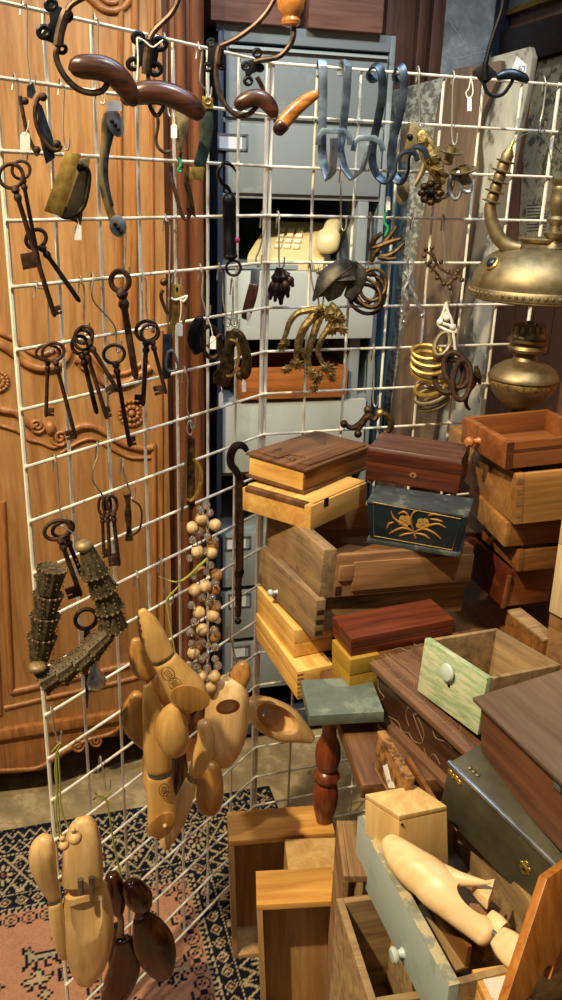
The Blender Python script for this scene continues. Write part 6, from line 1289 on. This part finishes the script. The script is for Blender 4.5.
# ------------------------------------------------------------------ oil lamp
LC = at_y(528, 341, 1.45); LP = Plane((LC.x, LC.y, 0), math.atan2(LC.y, LC.x)-math.pi/2); k = depth(LC)/F
lamp = thing('oil_lamp', 'brass hanging oil lamp with a domed shade, curved candle arms and round font', 'lamp', (LC.x, LC.y, LP.p(519, 412).z))
def zy(y): return LP.p(527-.117*(y-340), y).z
def lz(name, prof, mat, par=lamp, seg=40): return build(MB().lathe((LC.x, LC.y, 0), (0, 0, 1), [(r*k, zy(y)) for r, y in prof], seg), name, mat, par)
dome = lz('dome_shade', [(60, 299), (62.5, 297.5), (62.5, 291), (61.5, 286), (62, 284), (60, 275), (55.5, 266), (48, 257.5), (38, 251), (26, 247.5), (20, 246), (17, 243), (17, 240), (15, 240), (15, 244), (24, 249), (46, 260), (58, 277), (59, 298)], 'brass')
lz('rim_band', [(62.8, 296), (63.3, 295), (62.4, 288), (61.6, 287)], 'brass', dome)
mb = MB()
for q2 in range(60):
    a = q2*math.pi/30; mb.ball((LC.x+62.6*k*math.cos(a), LC.y+62.6*k*math.sin(a), zy(291.5)), 1.9*k, 6, 4)
build(mb, 'rim_ornament', 'brass', dome)
lz('crown_ring', [(17, 243), (20, 241), (21, 239), (19, 237.5), (15, 239)], 'brass')
for x, y, az in ((482, 258, -2.72), (557, 268, -1.12), (500, 255, 1.5)):
    r = 54 if y < 262 else 59; p = Vector((LC.x+r*k*math.cos(az), LC.y+r*k*math.sin(az), zy(263 if y < 262 else 268))); nn = Vector((math.cos(az), math.sin(az), .75)).normalized()
    j = build(MB().lathe(p, nn, [(6.8*k, -2*k), (7.2*k, 1*k), (6*k, 2*k)], 18), 'jewel_collar', 'gold', lamp); build(MB().lathe(p, nn, [(5.8*k, 0), (5.4*k, 2.6*k), (3.4*k, 4.4*k), (.3*k, 5*k)], 16), 'jewel', 'inky', j)
def arm(pts): return tp(LP, pts, [p_[2] for p_ in [(0, 0, 5)]*len(pts)], .03, n=6, seg=14)
armo = build(tp(LP, [(520, 249), (508, 246), (499, 238), (493, 226), (490, 212), (491, 203)], [6.5, 7, 7, 6.6, 6, 5.6], .03, n=6, seg=16), 'candle_arm', 'brass', lamp)
mb = MB()
for (x, y, r) in ((491, 203, 9), (494, 193, 9.5), (497.5, 183, 10), (501, 172.5, 10), (505, 163, 9)):
    A = LP.p(x, y, .03); B = LP.p(x+3.2, y-9.5, .03); mb.lathe(A, B-A, [(4*k, 0), (r*k*.96, .8*k), (r*k, 1.6*k), (r*k*.9, 2.2*k), (5.4*k, 2.4*k), (5.8*k, 7*k), (4.6*k, 9.5*k)], 20)
build(mb, 'drip_rings', 'brass', armo); A = LP.p(508, 154, .03); B = LP.p(512, 144, .03); build(MB().lathe(A, B-A, [(4.6*k, -2*k), (4.2*k, 3*k), (1.4*k, 6*k), (.8*k, 13*k)], 12), 'arm_tip', 'gold', armo)
build(tp(LP, [(513, 145), (520, 137), (530, 133), (541, 137), (549, 150), (552, 176)], .45, .03), 'wire_tie', 'darkgreen', lamp)
SC = LP.p(553, 246, .02)
def sz(y): return LP.p(553-.12*(y-246), y, .02).z
build(MB().lathe((SC.x, SC.y, 0), (0, 0, 1), [(r*k, sz(y)) for r, y in ((10, 248), (6, 244), (5, 240), (9.5, 236), (10.5, 233), (5, 231), (4.5, 226), (8, 222), (8.5, 219), (6, 216), (6.5, 212), (8.5, 206), (8.8, 198), (7.4, 193), (8.4, 190), (7.2, 186), (9.4, 181), (9.6, 178.5), (7.8, 178.5), (6.5, 188), (1, 190))], 24), 'candle_socket', 'brass', lamp)
lz('burner', [(13, 352), (18, 351), (19.5, 348), (18, 345), (15, 344), (14.5, 342), (20, 341), (20.5, 339), (16, 337), (14.5, 333), (14, 327), (15.5, 325), (13, 324.5), (12, 328), (6, 329), (5, 322), (3, 321)], 'brass')
mb = MB()
for q2 in range(14):
    a = q2*math.pi/7; p = Vector((LC.x+15*k*math.cos(a), LC.y+15*k*math.sin(a), zy(332))); mb.lathe(p, (0, 0, 1), [(2.4*k, 0), (2.8*k, 3*k), (1.8*k, 6*k), (.2*k, 8*k)], 6)
build(mb, 'gallery_spikes', 'brass', bpy.data.objects['burner'])
font = lz('oil_font', [(9, 353), (12, 357), (13, 360), (22, 363), (30, 368), (34, 373.5), (35.5, 376), (35.5, 378), (33.5, 379.5), (33.5, 383), (32, 388), (27, 396), (19, 403), (10, 407.5), (7, 409)], 'brass')
lz('font_band', [(33.9, 380), (34.2, 381), (33.2, 385), (32.6, 386)], 'gilt', font)
lz('foot', [(7, 409), (9, 412), (8, 416), (14, 420), (20, 424), (21, 430), (20, 432)], 'bronze')
mb = MB()
for az in (-2.6, -.7, 1.2): mb.tube([(LC.x+r*k*math.cos(az), LC.y+r*k*math.sin(az), zy(y)) for r, y in ((23, 298), (23, 320), (23, 350), (17, 353))], .8*k, 6)
build(mb, 'chimney_wires', 'brass', lamp)
# ------------------------------------------------------------------ light and exposure
def spot(name, loc, target, energy, col, size=60, blend=0.4, r=0.06):
    d = bpy.data.lights.new(name, 'SPOT'); d.energy = energy; d.color = col; d.spot_size = math.radians(size); d.spot_blend = blend; d.shadow_soft_size = r
    o = bpy.data.objects.new(name, d); COL.objects.link(o); o.location = loc; v = Vector(target)-Vector(loc); o.rotation_euler = v.to_track_quat('-Z', 'Y').to_euler(); return o
def area(name, loc, target, energy, col, sx, sy):
    d = bpy.data.lights.new(name, 'AREA'); d.energy = energy; d.color = col; d.shape = 'RECTANGLE'; d.size = sx; d.size_y = sy
    o = bpy.data.objects.new(name, d); COL.objects.link(o); o.location = loc; v = Vector(target)-Vector(loc); o.rotation_euler = v.to_track_quat('-Z', 'Y').to_euler(); return o
spot('ceiling_spot_warm', (-0.96, -0.08, 3.08), (0.05, 1.12, 0.60), 390, (1.0, 0.83, 0.52), 64, 0.5, 0.03)
area('cool_skylight', (0.0, 1.28, 2.35), (0.0, 1.30, 1.3), 7, (0.45, 0.70, 1.0), 0.7, 0.25)
spot('ceiling_spot_wardrobe', (-1.25, 0.55, 2.7), (-0.45, 1.85, 0.8), 95, (1.0, 0.84, 0.62), 75, 0.6, 0.05)
spot('ceiling_spot_cabinet', (0.35, 0.55, 2.9), (0.25, 2.0, 1.15), 85, (0.92, 0.97, 1.0), 66, 0.6, 0.06)
area('shop_fill', (0.2, -1.0, 2.3), (0.1, 1.5, 0.9), 3, (1.0, 0.88, 0.70), 1.0, 0.8)
w = bpy.data.worlds.new('world'); scene.world = w; w.use_nodes = True
w.node_tree.nodes['Background'].inputs[0].default_value = (0.8, 0.88, 1.0, 1); w.node_tree.nodes['Background'].inputs[1].default_value = 0.03
scene.view_settings.view_transform = 'Standard'; scene.view_settings.look = 'None'; scene.view_settings.exposure = 0.0; scene.view_settings.gamma = 1.0
